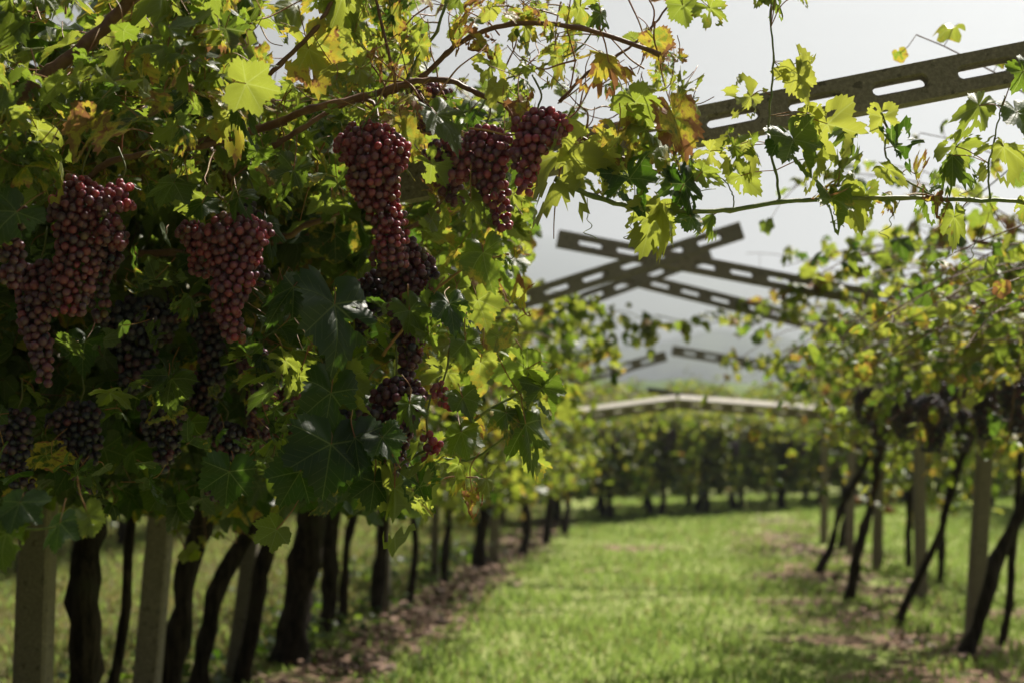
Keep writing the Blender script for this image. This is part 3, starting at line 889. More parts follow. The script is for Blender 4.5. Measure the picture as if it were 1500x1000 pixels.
# far hedge of vines and rows beyond
FH = [canopy_meshes(i, (1, -1)[i % 2], LOW, 24, 1.0, .085, box=620, base_h=1.38, gap=1.3, hang=14, both=1.0, rise=.26, agem=.25, huem=.42) for i in range(3)]
def far_vine(x, Y, i, lab, grp, sc=1.0, rz=0.0):
    v = empty('grape_vine', (x, Y, ground_height(x, Y)))
    v.rotation_euler.z = rz
    v.scale = (1, 1, sc)
    tag(v, lab, 'grape vine', grp)
    if i < 3 and grp.startswith('vines of the far'):
        TM.append(trunk_mesh((0, 0, -.06), (rng.normal(0, .15), rng.normal(0, .1), 1.4), .06, .045, .05, seed=i * 5.1, n=7))
    link('trunk', TM[i % len(TM)], v)
    fol, can = FH[i % 3]
    link('foliage', fol, v); link('cane', can, v)
TM = []
hx = [(-0.2 + k * .92, 21.6 + k * 1.02) for k in range(5)] + [(4.1 + k * 1.02, 26.4 + k * 0.85) for k in range(9)]
for i, (x, Y) in enumerate(hx):
    far_vine(x, Y, i, 'dark bushy vine of the hedge closing the end of the grass alley', 'vines of the far hedge', .86 + .26 * rng.random(), rng.uniform(-.5, .5) + 1.0)
for k in range(14):
    x, Y = 1.6 + .95 * k, 26.6 + .85 * k
    far_vine(x, Y, k, 'vine in the third rank of the far hedge', 'vines of the third rank of the far hedge', 1.0 + .2 * rng.random(), rng.uniform(-.5, .5) + 1.0)
for k in range(15):
    x, Y = 0.6 + .92 * k, 23.4 + .85 * k
    far_vine(x, Y, k, 'vine in the shaded second rank of the far hedge', 'vines of the second rank of the far hedge', 1.06, rng.uniform(-.5, .5) + 1.0)
for k in range(12):
    x, Y = 1.0 + 1.15 * k, 33 + .5 * k
    far_vine(x, Y, k, 'pale vine row seen just over the far hedge', 'vines beyond the far hedge', 1.38 + .12 * rng.random(), 1.2)
# next alleys to the left and right
for k in range(22):
    Y = -2.0 + k * 1.5
    far_vine(XL - 4.4 + SL * Y + rng.normal(0, .08), Y, k, 'shaded vine of the next row, seen between the trunks of the left row', 'vines of the next row to the left', 1.08, rng.normal(0, .2))
for k in range(13):
    Y = 10.0 + k * 1.5
    far_vine(XR + 4.3 + SL * Y + rng.normal(0, .08), Y, k, 'dim vine of the next row, seen between the posts of the right row', 'vines of the next row to the right', 1.08, rng.normal(0, .2))
# ================================================================== near vines, leaves and bunches in focus
FWD = np.array([0, _cp, _sp]); UPV = np.array([0, -_sp, _cp]); RGT = np.array([1.0, 0, 0]); SUN = np.array(tuple(sdir))
def hero_frame(mode, ang, yaw=0.0, pit=0.0):
    """normal and tip of a leaf; ang: where the tip points seen from the camera (0 down, 90 right)"""
    a = R(ang)
    tip = RGT * math.sin(a) - UPV * math.cos(a)
    if mode == 'lit': n = FWD * 0.75 + SUN * 0.5
    elif mode == 'gray': n = -FWD * 0.8 + np.array([0, 0, 0.75])
    elif mode == 'side': n = RGT * 0.85 - FWD * 0.45
    else:
        n = -FWD; n = n - SUN * n.dot(SUN)
    n = n + RGT * yaw + UPV * pit
    n = n / np.linalg.norm(n)
    # keep the tip's direction in the picture while lying in the leaf's plane
    tip = tip + FWD * (-(n.dot(tip)) / (n.dot(FWD) if abs(n.dot(FWD)) > .25 else math.copysign(.25, n.dot(FWD))))
    return n, tip
LEAF_CACHE = {}
def leaf_data(bank, k, rnd, age, hue):
    key = (bank, k, round(rnd, 1), round(age, 1), round(hue, 1))
    if key not in LEAF_CACHE:
        V, UV, f3, f4 = {'hi': HI, 'dry': DRY}[bank][k]
        mb = MB(); mb.add(V, f3, f4, UV, (key[2], key[3], key[4], 1))
        LEAF_CACHE[key] = mb.mesh('leaf', M['leaf'])
    return LEAF_CACHE[key]
def near_vine(Y, lab, head=1.7, X=None):
    b = Vector(((XL + SL * Y) if X is None else X, Y, 0))
    v = empty('grape_vine', b)
    tag(v, lab, 'grape vine', 'old vines of the left row')
    link('trunk', trunk_mesh((0, 0, -.06), (.08, 0, head - .1), .06, .045, .05, seed=Y * 3), v)
    return v
VA = near_vine(2.75, 'nearest vine, its sharp leaves and brown canes filling the upper left of the picture')
VB = near_vine(3.7, 'vine whose canopy shades the blue-black bunches behind the sharp leaves')
# the green shoot hangs from the same vine as the sharp leaves, as one part with leaves of its own
def part_tube(name, v, paths, mat, parent=None):
    mb = MB()
    for pts, r0, r1 in paths:
        P = smooth_path([at(*p) for p in pts], 6)
        P = P + rng.normal(0, .0008, P.shape)
        rr = np.linspace(r0, r1, len(P)) * (1 + 0.25 * (np.arange(len(P)) % 6 == 0))
        tube(mb, P, rr, 7)
    return link(name, mb.mesh(name, mat, off=tuple(v.location)), parent or v)
def cane(v, pts, r0, r1, mat='cane', name='cane'):
    return part_tube(name, v, [(pts, r0, r1)], M[mat])
Yc = 2.75
CANES = [
    (VA, [(-60, 230, 2.45), (20, 150, 2.45), (75, 105, 2.45), (130, 62, 2.45), (200, -10, 2.45)], .013, .011, 'cane'),
    (VA, [(250, 222, 2.85), (330, 200, 2.8), (395, 185, 2.8), (455, 160, Yc), (530, 143, Yc), (600, 122, Yc), (655, 118, Yc), (700, 138, Yc), (760, 160, Yc), (835, 194, Yc), (920, 236, Yc), (992, 263, Yc)], .009, .003, 'cane'),
    (VA, [(560, 142, 2.8), (620, 112, 2.8), (655, 78, 2.78), (690, 55, 2.75), (750, 36, 2.72), (850, 41, 2.7), (968, 80, 2.7)], .0055, .0048, 'cane'),
    (VA, [(290, 172, 2.7), (350, 150, 2.7), (410, 95, 2.68), (460, 45, 2.66), (492, -8, 2.66)], .0055, .004, 'cane'),
    (VA, [(130, 262, 2.8), (160, 238, 2.8), (215, 226, 2.8), (300, 214, 2.8), (420, 180, 2.85)], .007, .005, 'cane'),
    (VA, [(400, 215, 2.8), (440, 190, 2.8), (500, 155, 2.82), (545, 150, 2.85), (555, 185, 2.8)], .006, .003, 'cane'),
    (VA, [(588, 135, 2.8), (612, 85, 2.8), (640, 45, 2.8), (657, -8, 2.8)], .0035, .003, 'green'),
    (VA, [(820, 150, 2.8), (860, 108, 2.8), (905, 82, 2.8), (950, 45, 2.8), (992, -8, 2.8)], .0035, .002, 'cane'),
    (VA, [(550, -8, 2.7), (560, 40, 2.7), (573, 90, 2.7), (582, 135, 2.75)], .003, .003, 'cane'),
    (VA, [(700, 165, 2.8), (735, 120, 2.82), (800, 96, 2.8), (850, 70, 2.8), (872, 30, 2.8), (870, -8, 2.8)], .0022, .0016, 'green'),
    (VA, [(835, 130, 2.75), (842, 85, 2.75), (830, 40, 2.75), (838, -8, 2.75)], .0018, .0013, 'red'),
    (VA, [(770, 165, 2.75), (745, 205, 2.75), (790, 215, 2.75), (880, 205, 2.72)], .0022, .0013, 'cane'),
    (VA, [(560, 520, 2.75), (600, 470, 2.75), (650, 415, 2.74), (700, 385, 2.72), (745, 372, 2.7)], .0032, .0018, 'red'),
    (VA, [(560, 700, 2.7), (600, 672, 2.7), (660, 640, 2.7), (715, 600, 2.68), (760, 575, 2.68), (775, 545, 2.68)], .0035, .0018, 'green'),
    (VA, [(585, 690, 2.7), (640, 672, 2.7), (690, 672, 2.7), (740, 640, 2.68), (765, 615, 2.68), (775, 590, 2.68)], .003, .0018, 'green'),
    (VA, [(600, 720, 2.7), (650, 700, 2.7), (690, 698, 2.7), (712, 702, 2.7)], .0018, .0014, 'red'),
    (VA, [(20, 775, 2.15), (60, 773, 2.15), (100, 772, 2.15), (138, 768, 2.15)], .002, .0014, 'green'),
    (VB, [(100, 392, 3.4), (180, 375, 3.4), (250, 370, 3.4), (330, 372, 3.45), (420, 350, 3.5), (520, 330, 3.5)], .010, .007, 'cane'),
    (VB, [(130, 480, 3.6), (190, 470, 3.6), (260, 440, 3.6), (320, 436, 3.6), (400, 505, 3.6)], .007, .004, 'cane'),
    (VB, [(300, 210, 3.3), (400, 340, 3.3), (450, 330, 3.3), (500, 310, 3.3)], .008, .006, 'cane'),
    (VB, [(560, 350, 3.4), (610, 330, 3.4), (660, 300, 3.4), (760, 250, 3.3)], .006, .004, 'cane'),
]
for c in CANES: cane(*c)
G = 2.7
shoot_main = part_tube('shoot', VA, [
    ([(812, 262, G), (870, 288, G), (930, 304, G), (1000, 309, G), (1070, 308, G), (1142, 296, G), (1220, 292, G), (1320, 290, G), (1420, 293, G), (1530, 296, G)], .0052, .0040)], M['green'])
for pth in (
    ([(1142, 296, G), (1136, 250, G), (1126, 210, G), (1128, 150, G), (1133, 90, G), (1129, 25, G), (1132, -10, G)], .0028, .0016),
    ([(1450, 294, G), (1449, 240, G), (1456, 205, G), (1466, 160, G), (1472, 140, G)], .0020, .0012),
    ([(1372, 290, G), (1340, 272, G), (1318, 258, G), (1296, 225, G), (1300, 190, G), (1291, 165, G)], .0022, .0014),
    ([(1075, 308, G), (1073, 285, G), (1060, 265, G), (1045, 252, G)], .0014, .001)):
    part_tube('side_shoot', VA, [pth], M['green'], shoot_main)
def tendril(p, d, L, turns=3):
    P = []
    for i in range(40):
        k = i / 39
        r = .012 * max(0, k - .4) * 2
        P.append((p[0] + d[0] * L * k + r * math.cos(k * turns * 6.28), p[1] + r * math.sin(k * turns * 6.28), p[2] + d[2] * L * k))
    tend = MB(); tube(tend, P, .0009, 4)
    link('tendril', tend.mesh('tendril', M['green'], off=tuple(VA.location)), shoot_main)
for x, y, dx, dz, L in ((1130, 120, .8, .5, .08), (1220, 292, .1, -.9, .06), (1150, 296, 1, .05, .18), (1320, 290, -.4, -.8, .1), (1450, 240, -.5, -.6, .12), (930, 304, -.2, -1, .07), (1135, 200, .6, .3, .1), (1440, 330, -.4, -.9, .1), (860, 290, .05, -1, .08), (1000, 309, .7, .6, .07)):
    tendril(at(x, y, G), (dx, 0, dz), L)

# x, y, length px, tip angle, mode, age, hue, rnd, depth, dry
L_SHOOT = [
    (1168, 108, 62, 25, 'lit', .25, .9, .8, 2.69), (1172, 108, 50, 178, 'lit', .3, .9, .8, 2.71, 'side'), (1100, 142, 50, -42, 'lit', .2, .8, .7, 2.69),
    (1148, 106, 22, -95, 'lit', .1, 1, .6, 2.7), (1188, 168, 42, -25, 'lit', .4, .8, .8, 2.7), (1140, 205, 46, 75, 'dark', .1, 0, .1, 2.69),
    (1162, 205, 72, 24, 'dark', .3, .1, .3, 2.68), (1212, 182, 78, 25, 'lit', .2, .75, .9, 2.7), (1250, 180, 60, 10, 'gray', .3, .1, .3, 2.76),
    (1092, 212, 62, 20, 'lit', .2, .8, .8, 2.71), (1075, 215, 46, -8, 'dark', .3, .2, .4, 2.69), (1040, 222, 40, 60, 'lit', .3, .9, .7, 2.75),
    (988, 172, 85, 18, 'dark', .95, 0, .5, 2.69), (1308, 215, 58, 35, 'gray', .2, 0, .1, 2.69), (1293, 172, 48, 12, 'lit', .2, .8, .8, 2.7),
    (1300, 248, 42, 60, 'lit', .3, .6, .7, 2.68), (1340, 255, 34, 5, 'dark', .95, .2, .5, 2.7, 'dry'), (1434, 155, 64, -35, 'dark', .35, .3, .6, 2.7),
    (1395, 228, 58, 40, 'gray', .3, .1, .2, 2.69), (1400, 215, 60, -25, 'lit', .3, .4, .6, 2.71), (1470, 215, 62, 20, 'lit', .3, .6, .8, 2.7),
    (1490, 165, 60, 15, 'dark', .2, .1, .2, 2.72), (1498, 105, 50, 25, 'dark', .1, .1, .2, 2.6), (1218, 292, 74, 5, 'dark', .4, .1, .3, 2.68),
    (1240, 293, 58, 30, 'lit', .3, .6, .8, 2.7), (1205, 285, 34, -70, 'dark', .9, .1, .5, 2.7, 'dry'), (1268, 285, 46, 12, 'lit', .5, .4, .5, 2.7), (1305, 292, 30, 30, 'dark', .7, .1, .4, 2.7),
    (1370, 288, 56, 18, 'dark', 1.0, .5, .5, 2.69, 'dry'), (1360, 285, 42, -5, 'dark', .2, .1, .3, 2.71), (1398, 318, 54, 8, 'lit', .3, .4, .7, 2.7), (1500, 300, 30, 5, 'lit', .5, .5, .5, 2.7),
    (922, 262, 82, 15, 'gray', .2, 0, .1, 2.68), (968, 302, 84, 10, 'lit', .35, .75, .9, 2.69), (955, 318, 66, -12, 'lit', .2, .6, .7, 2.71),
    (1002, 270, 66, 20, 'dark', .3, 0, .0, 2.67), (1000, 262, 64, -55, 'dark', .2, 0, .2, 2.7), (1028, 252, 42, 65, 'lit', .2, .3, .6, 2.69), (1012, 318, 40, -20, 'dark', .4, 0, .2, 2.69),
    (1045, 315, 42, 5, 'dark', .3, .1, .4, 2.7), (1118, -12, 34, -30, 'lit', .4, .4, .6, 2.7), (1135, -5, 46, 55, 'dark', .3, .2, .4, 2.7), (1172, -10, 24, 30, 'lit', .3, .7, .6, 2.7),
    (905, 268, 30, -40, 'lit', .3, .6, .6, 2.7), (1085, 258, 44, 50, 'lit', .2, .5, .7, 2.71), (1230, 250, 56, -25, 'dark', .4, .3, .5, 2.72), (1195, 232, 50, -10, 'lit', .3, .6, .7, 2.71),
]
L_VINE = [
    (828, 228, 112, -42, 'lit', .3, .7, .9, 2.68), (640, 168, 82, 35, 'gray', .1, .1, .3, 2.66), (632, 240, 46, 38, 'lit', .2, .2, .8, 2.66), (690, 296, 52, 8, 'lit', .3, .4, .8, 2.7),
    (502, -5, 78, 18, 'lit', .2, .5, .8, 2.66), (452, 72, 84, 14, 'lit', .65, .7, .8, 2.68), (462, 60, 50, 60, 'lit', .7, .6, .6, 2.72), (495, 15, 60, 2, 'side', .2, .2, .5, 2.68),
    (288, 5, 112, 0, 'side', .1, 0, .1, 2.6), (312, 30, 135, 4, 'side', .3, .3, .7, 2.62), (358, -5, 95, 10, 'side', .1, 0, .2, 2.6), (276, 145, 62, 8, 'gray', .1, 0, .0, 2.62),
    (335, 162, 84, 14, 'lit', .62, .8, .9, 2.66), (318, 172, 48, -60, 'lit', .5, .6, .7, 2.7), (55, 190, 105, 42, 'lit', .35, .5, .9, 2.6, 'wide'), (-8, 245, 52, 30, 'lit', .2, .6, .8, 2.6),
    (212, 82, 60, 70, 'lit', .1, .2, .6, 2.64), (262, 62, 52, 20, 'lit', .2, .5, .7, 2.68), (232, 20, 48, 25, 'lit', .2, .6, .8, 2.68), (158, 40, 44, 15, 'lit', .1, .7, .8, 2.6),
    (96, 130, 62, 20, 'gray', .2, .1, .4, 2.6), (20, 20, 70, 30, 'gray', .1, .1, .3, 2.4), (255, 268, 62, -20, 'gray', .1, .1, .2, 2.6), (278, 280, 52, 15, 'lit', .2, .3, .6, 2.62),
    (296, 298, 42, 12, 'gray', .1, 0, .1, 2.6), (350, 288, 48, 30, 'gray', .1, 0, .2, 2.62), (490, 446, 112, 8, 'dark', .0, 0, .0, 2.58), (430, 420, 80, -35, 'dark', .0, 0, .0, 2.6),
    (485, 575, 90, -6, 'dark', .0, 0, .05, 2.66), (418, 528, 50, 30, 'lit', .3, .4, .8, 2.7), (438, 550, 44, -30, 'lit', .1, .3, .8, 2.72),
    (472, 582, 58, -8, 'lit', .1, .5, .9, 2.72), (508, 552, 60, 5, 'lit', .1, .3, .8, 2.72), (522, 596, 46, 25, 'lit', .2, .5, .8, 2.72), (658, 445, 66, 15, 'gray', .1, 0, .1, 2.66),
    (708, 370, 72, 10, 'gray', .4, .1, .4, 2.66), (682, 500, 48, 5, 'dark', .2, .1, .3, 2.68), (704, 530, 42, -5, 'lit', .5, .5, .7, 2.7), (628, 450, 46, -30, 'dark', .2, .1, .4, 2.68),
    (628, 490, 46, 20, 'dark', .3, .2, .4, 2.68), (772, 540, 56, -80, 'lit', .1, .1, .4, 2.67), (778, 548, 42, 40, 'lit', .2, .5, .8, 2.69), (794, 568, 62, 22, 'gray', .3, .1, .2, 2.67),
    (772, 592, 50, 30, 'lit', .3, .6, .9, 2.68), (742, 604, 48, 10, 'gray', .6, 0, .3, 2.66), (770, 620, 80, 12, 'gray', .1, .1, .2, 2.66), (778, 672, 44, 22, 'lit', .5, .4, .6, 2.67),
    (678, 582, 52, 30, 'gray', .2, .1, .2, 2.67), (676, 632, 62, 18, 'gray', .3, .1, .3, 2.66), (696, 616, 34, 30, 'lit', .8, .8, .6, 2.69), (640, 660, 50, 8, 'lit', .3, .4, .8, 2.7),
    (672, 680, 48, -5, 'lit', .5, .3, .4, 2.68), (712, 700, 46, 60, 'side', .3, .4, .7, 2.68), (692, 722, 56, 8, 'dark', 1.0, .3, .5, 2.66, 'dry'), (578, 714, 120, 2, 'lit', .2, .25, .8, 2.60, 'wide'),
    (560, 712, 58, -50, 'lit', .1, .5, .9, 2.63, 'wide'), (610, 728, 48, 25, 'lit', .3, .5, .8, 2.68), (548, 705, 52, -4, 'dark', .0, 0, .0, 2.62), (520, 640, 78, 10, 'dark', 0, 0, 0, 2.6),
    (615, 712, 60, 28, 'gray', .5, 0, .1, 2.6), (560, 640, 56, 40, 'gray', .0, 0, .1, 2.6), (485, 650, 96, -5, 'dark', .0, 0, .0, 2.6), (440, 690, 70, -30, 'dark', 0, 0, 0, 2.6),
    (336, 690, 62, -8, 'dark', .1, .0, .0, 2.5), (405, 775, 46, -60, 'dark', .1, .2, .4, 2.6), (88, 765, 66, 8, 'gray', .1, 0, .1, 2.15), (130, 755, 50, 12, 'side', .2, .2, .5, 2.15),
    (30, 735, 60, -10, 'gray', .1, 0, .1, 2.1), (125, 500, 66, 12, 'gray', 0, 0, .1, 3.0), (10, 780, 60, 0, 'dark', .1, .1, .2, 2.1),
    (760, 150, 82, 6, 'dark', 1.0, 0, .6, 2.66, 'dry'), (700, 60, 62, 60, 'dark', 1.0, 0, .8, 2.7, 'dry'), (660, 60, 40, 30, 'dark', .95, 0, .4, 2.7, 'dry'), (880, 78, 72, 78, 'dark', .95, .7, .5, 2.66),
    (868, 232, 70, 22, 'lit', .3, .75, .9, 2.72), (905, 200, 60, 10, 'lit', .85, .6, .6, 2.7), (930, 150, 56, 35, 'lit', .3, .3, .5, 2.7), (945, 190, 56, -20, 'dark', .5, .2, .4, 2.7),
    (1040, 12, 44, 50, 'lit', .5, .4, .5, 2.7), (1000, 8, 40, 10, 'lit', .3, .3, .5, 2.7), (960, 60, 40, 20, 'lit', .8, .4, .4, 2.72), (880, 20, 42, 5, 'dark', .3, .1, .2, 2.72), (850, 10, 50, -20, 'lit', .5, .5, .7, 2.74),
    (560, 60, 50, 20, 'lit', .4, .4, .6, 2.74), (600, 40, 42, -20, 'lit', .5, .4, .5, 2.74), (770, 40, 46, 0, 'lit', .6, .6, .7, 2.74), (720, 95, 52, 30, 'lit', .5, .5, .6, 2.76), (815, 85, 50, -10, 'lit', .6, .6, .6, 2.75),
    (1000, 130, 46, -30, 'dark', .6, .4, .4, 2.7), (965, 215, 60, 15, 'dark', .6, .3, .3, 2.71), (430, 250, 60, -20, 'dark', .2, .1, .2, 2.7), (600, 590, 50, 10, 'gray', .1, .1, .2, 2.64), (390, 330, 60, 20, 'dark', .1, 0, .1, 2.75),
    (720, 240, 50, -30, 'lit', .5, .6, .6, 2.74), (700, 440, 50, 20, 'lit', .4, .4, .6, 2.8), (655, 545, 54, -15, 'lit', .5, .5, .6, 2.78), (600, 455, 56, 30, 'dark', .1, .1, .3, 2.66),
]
pet = MB()
shoot_pts = [at(x, y, G) for x, y in ((870, 288), (930, 304), (1000, 309), (1070, 308), (1142, 296), (1220, 292), (1320, 290), (1420, 293), (1490, 295), (1136, 250), (1126, 210), (1128, 170), (1129, 140), (1133, 90), (1129, 40), (1449, 240), (1456, 205), (1466, 160), (1318, 258), (1296, 225), (1300, 190))]
def hero_leaf(parent, v, x, y, ln, ang, mode, age, hue, rnd, Y, kind='leaf', hooks=None):
    if kind == 'wide': mode = 'lit'
    n, tip = hero_frame('side' if kind == 'side' else mode, ang, rng.normal(0, .22), rng.normal(0, .18))
    p = np.array(tuple(at(x, y, Y)))
    k = int(rng.integers(3 if kind == 'dry' else len(HI)))
    if age < .15: k = (0, 3, 8, 6)[k % 4]
    me = leaf_data('dry' if kind == 'dry' else 'hi', k, rnd, age, hue)
    o = link('leaf', me, parent)
    A = frame_from(n, tip)
    sc = ln / F * Y * 0.90
    m = np.eye(4); m[:3, :3] = A * (sc * np.array([.70 if kind == 'wide' else rng.uniform(.55, .95), 1.0, 1.3 if kind == 'wide' else 1.25])); m[:3, 3] = p - np.array(v.location)
    o.matrix_basis = Matrix(m.tolist())
    if kind == 'dry':
        o['label'] = 'crumpled dry brown leaf'
    # petiole
    back = -tip / np.linalg.norm(tip)
    if hooks:
        h = min(hooks, key=lambda q: (q - Vector(p)).length)
        e = np.array(tuple(h))
        if np.linalg.norm(e - p) > .10: e = p + (e - p) / np.linalg.norm(e - p) * .10
    else:
        e = p + back * rng.uniform(.03, .07) + rng.normal(0, .012, 3) + np.array([0, .01, .01])
    mid = (p + e) / 2 + back * .008 + rng.normal(0, .004, 3)
    tube(pet, smooth_path([p, mid, e], 4), .0011, 4)
    return o
for a in L_SHOOT: hero_leaf(shoot_main, VA, *a, hooks=shoot_pts)
for a in L_VINE: hero_leaf(VA, VA, *a)
link('leaf_stalk', pet.mesh('leaf_stalk', M['red'], off=tuple(VA.location)), VA)['kind'] = 'stuff'
part2_marker = 1

# gaps that the sun comes through in the near canopy
GAPS = [(np.array(tuple(at(x, y, Y))), r) for x, y, Y, r in ((578, 765, 2.62, .075), (560, 735, 2.64, .05), (800, 265, 2.66, .06), (75, 225, 2.6, .06), (342, 205, 2.66, .05), (455, 110, 2.68, .05), (472, 600, 2.72, .05), (430, 545, 2.7, .05),
        (740, 310, 2.68, .045), (600, 230, 2.66, .05), (600, 310, 2.66, .04), (800, 200, 2.62, .05), (365, 370, 2.62, .05), (630, 660, 2.66, .05), (777, 610, 2.66, .06), (510, 570, 2.72, .04), (190, 285, 2.64, .04))]
def in_gap(p):
    for g, r in GAPS:
        d = p - g; t = d.dot(SUN)
        if t > -.03 and np.linalg.norm(d - SUN * t) < r: return True
    return False
# leaf masses of the near canopy: random leaves through a depth range
def fill(lb, tb, x0, x1, y0, y1, Y0, Y1, n, size, bank=None, agem=.35, huem=.2, dens=None, upf=.8, dark=0):
    bank = bank or HI
    for i in range(n):
        x, y = rng.uniform(x0, x1), rng.uniform(y0, y1)
        if dens is not None and rng.random() > dens(x, y): continue
        Y = rng.uniform(Y0, Y1)
        p = np.array(tuple(at(x, y, Y)))
        if p[2] < 1.02 + .22 * (mnoise.noise((p[0] * 4, p[1] * 3, 1)) + .5) or (Y < 4.2 and in_gap(p)): continue
        nn = np.array([rng.normal(0, .6), rng.normal(0, .6), .8 if rng.random() < upf else -.1])
        tp = np.array([rng.normal(0, .7), rng.normal(0, .7), -.7])
        age = float(np.clip(rng.normal(agem, .3), 0, 1))
        s = size * rng.choice([rng.uniform(.45, .9), rng.uniform(.9, 1.5)])
        b2 = DRY if age > .93 else bank
        put_leaf(lb, b2, p, nn, tp, s, rnd=(rng.random() * .12 if rng.random() < dark else None), age=age, hue=rng.random() ** 2 * huem * 2)  # the dark share gets near-black green, shade of the inner canopy put into colour
        if tb is not None:
            e = p + np.array([rng.normal(0, .03), rng.normal(0, .03), rng.uniform(0, .06)])
            tube(tb, smooth_path([p, (p + e) / 2 + rng.normal(0, .006, 3), e], 3), .0011, 3, cap=False)
def dA(x, y):
    if 370 < x < 485 and y < 125: return 0.10
    if x > 620: return .55
    return 1
def dens_rag(s):
    return lambda x, y: 1.0 if mnoise.noise((x / 90, y / 90, s)) > -0.12 else 0.15
la, ta = MB(), MB()
fill(la, ta, -60, 380, -60, 190, 2.3, 3.1, 350, .052, agem=.38, huem=.30, dens=dens_rag(8))
fill(la, ta, 380, 620, -60, 180, 2.6, 3.3, 230, .040, agem=.5, huem=.40, dens=dA)
fill(la, ta, 600, 1000, -60, 150, 2.6, 3.4, 260, .030, agem=.6, huem=.45, dens=dens_rag(1))
fill(la, ta, 840, 1030, 120, 260, 2.65, 3.0, 32, .030, agem=.6, huem=.45)
fill(la, ta, -60, 850, 150, 300, 2.75, 3.4, 300, .050, agem=.4, huem=.3)
fill(la, ta, 600, 760, 250, 560, 2.8, 3.3, 60, .046, agem=.35, huem=.35)
fill(la, ta, -60, 60, 80, 330, 2.3, 2.5, 45, .050, agem=.1, huem=.1)
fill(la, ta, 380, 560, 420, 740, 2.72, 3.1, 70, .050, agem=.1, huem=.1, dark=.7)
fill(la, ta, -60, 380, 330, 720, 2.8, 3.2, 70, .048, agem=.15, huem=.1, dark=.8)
# fine twigs and tendrils among them
for i in range(95):
    x, y = rng.uniform(0, 980), rng.uniform(-20, 260)
    if dA(x, y) < .3: continue
    Y = rng.uniform(2.6, 3.1)
    p = np.array(tuple(at(x, y, Y))); d = rng.normal(0, 1, 3) * np.array([1, .4, 1]); d /= np.linalg.norm(d)
    P = [p]
    for k in range(5):
        d = d + rng.normal(0, .28, 3); d /= np.linalg.norm(d); P.append(P[-1] + d * .035)
    tube(ta, smooth_path(P, 3), np.linspace(.0022, .0010, 16), 4, cap=False)
link('foliage', la.mesh('foliage', M['leaf'], off=tuple(VA.location)), VA)['kind'] = 'stuff'
link('twig', ta.mesh('twig', M['red'], off=tuple(VA.location)), VA)['kind'] = 'stuff'
lb_, tb_ = MB(), MB()
HM = HI[:1] + HI[3:4] + HI[8:9] + MID
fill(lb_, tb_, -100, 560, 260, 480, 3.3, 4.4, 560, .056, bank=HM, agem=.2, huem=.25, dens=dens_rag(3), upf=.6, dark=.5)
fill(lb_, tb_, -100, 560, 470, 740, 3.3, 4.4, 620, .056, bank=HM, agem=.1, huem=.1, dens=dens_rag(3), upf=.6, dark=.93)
fill(lb_, tb_, -100, 620, -80, 260, 3.2, 4.3, 480, .054, bank=HM, agem=.35, huem=.3, dens=dA)
fill(lb_, tb_, 520, 760, 180, 560, 3.4, 4.4, 240, .050, bank=HM, agem=.35, huem=.35)
fill(lb_, tb_, 250, 780, 130, 380, 3.5, 4.9, 620, .055, bank=HM, agem=.3, huem=.3)
fill(lb_, None, -100, 560, 150, 420, 3.4, 4.6, 420, .06, bank=MID, agem=.2, huem=.2)
fill(lb_, None, -900, 0, -500, 300, 2.6, 4.4, 420, .10, bank=MID, agem=.3)
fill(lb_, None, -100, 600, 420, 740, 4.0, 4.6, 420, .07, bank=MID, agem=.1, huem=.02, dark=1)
def roof(mb, u0, u1, Y0, Y1, n):         # the thick leaf roof lying on the arms over the left row
    for i in range(n):
        Y = rng.uniform(Y0, Y1); u = rng.uniform(u0, u1)
        p = np.array([u + SL * Y, Y, 1.80 + .27 * (u - XL) + rng.uniform(0, .28)])
        qx, qy = 750 + p[0] / Y * F, 640 - (p[2] - CAM_Z) / Y * F
        if (Y < 4.2 and in_gap(p)) or (340 < qx < 500 and qy < 150): continue
        n_ = np.array([rng.normal(0, .35), rng.normal(0, .35), 1.0]); tp = np.array([rng.normal(), rng.normal(), -.2])
        put_leaf(mb, MID, p, n_, tp, .07 * rng.uniform(.7, 1.2), age=float(np.clip(rng.normal(.25, .25), 0, 1)), hue=rng.random() ** 3 * .4)
roof(lb_, XL - .5, -.75, 2.9, 4.6, 1500)
link('foliage', lb_.mesh('foliage', M['leaf'], off=tuple(VB.location)), VB)['kind'] = 'stuff'
link('twig', tb_.mesh('twig', M['cane'], off=tuple(VB.location)), VB)['kind'] = 'stuff'
# weeds at the feet of the left row
wb = MB()
for i in range(2600):
    Y = rng.uniform(5.2, 17); u = XL + rng.normal(-.35, .4)
    if u > XL + .15 and rng.random() < .8: continue
    x = u + SL * Y
    c = mnoise.noise((x * 1.3, Y * 1.3, 4))
    if c < -.05: continue
    p = np.array([x, Y, ground_height(x, Y) + rng.uniform(.01, .08 + .30 * c)])
    put_leaf(wb, LOW, p, (rng.normal(0, .6), rng.normal(0, .6), 1), (rng.normal(), rng.normal(), .1), rng.uniform(.02, .05), rnd=rng.random() * .5, age=.1)
tag(link('weeds', wb.mesh('weeds', M['leaf_far'])), kind='stuff')
# third near vine behind them: the black trunk at the left edge carries this foliage
VC = [o for o in bpy.data.objects if o.get('label', '').startswith('black vine trunk cut by')][0]
lc_, tc_ = MB(), MB()
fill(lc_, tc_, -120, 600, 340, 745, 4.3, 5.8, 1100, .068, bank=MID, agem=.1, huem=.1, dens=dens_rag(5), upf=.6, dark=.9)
fill(lc_, tc_, -120, 760, 150, 400, 4.3, 5.8, 560, .065, bank=MID, agem=.3, huem=.3)
roof(lc_, XL - .5, -.85, 4.6, 8.2, 2600)
link('foliage', lc_.mesh('foliage', M['leaf'], off=tuple(VC.location)), VC)['kind'] = 'stuff'
link('cane', tc_.mesh('cane', M['cane'], off=tuple(VC.location)), VC)
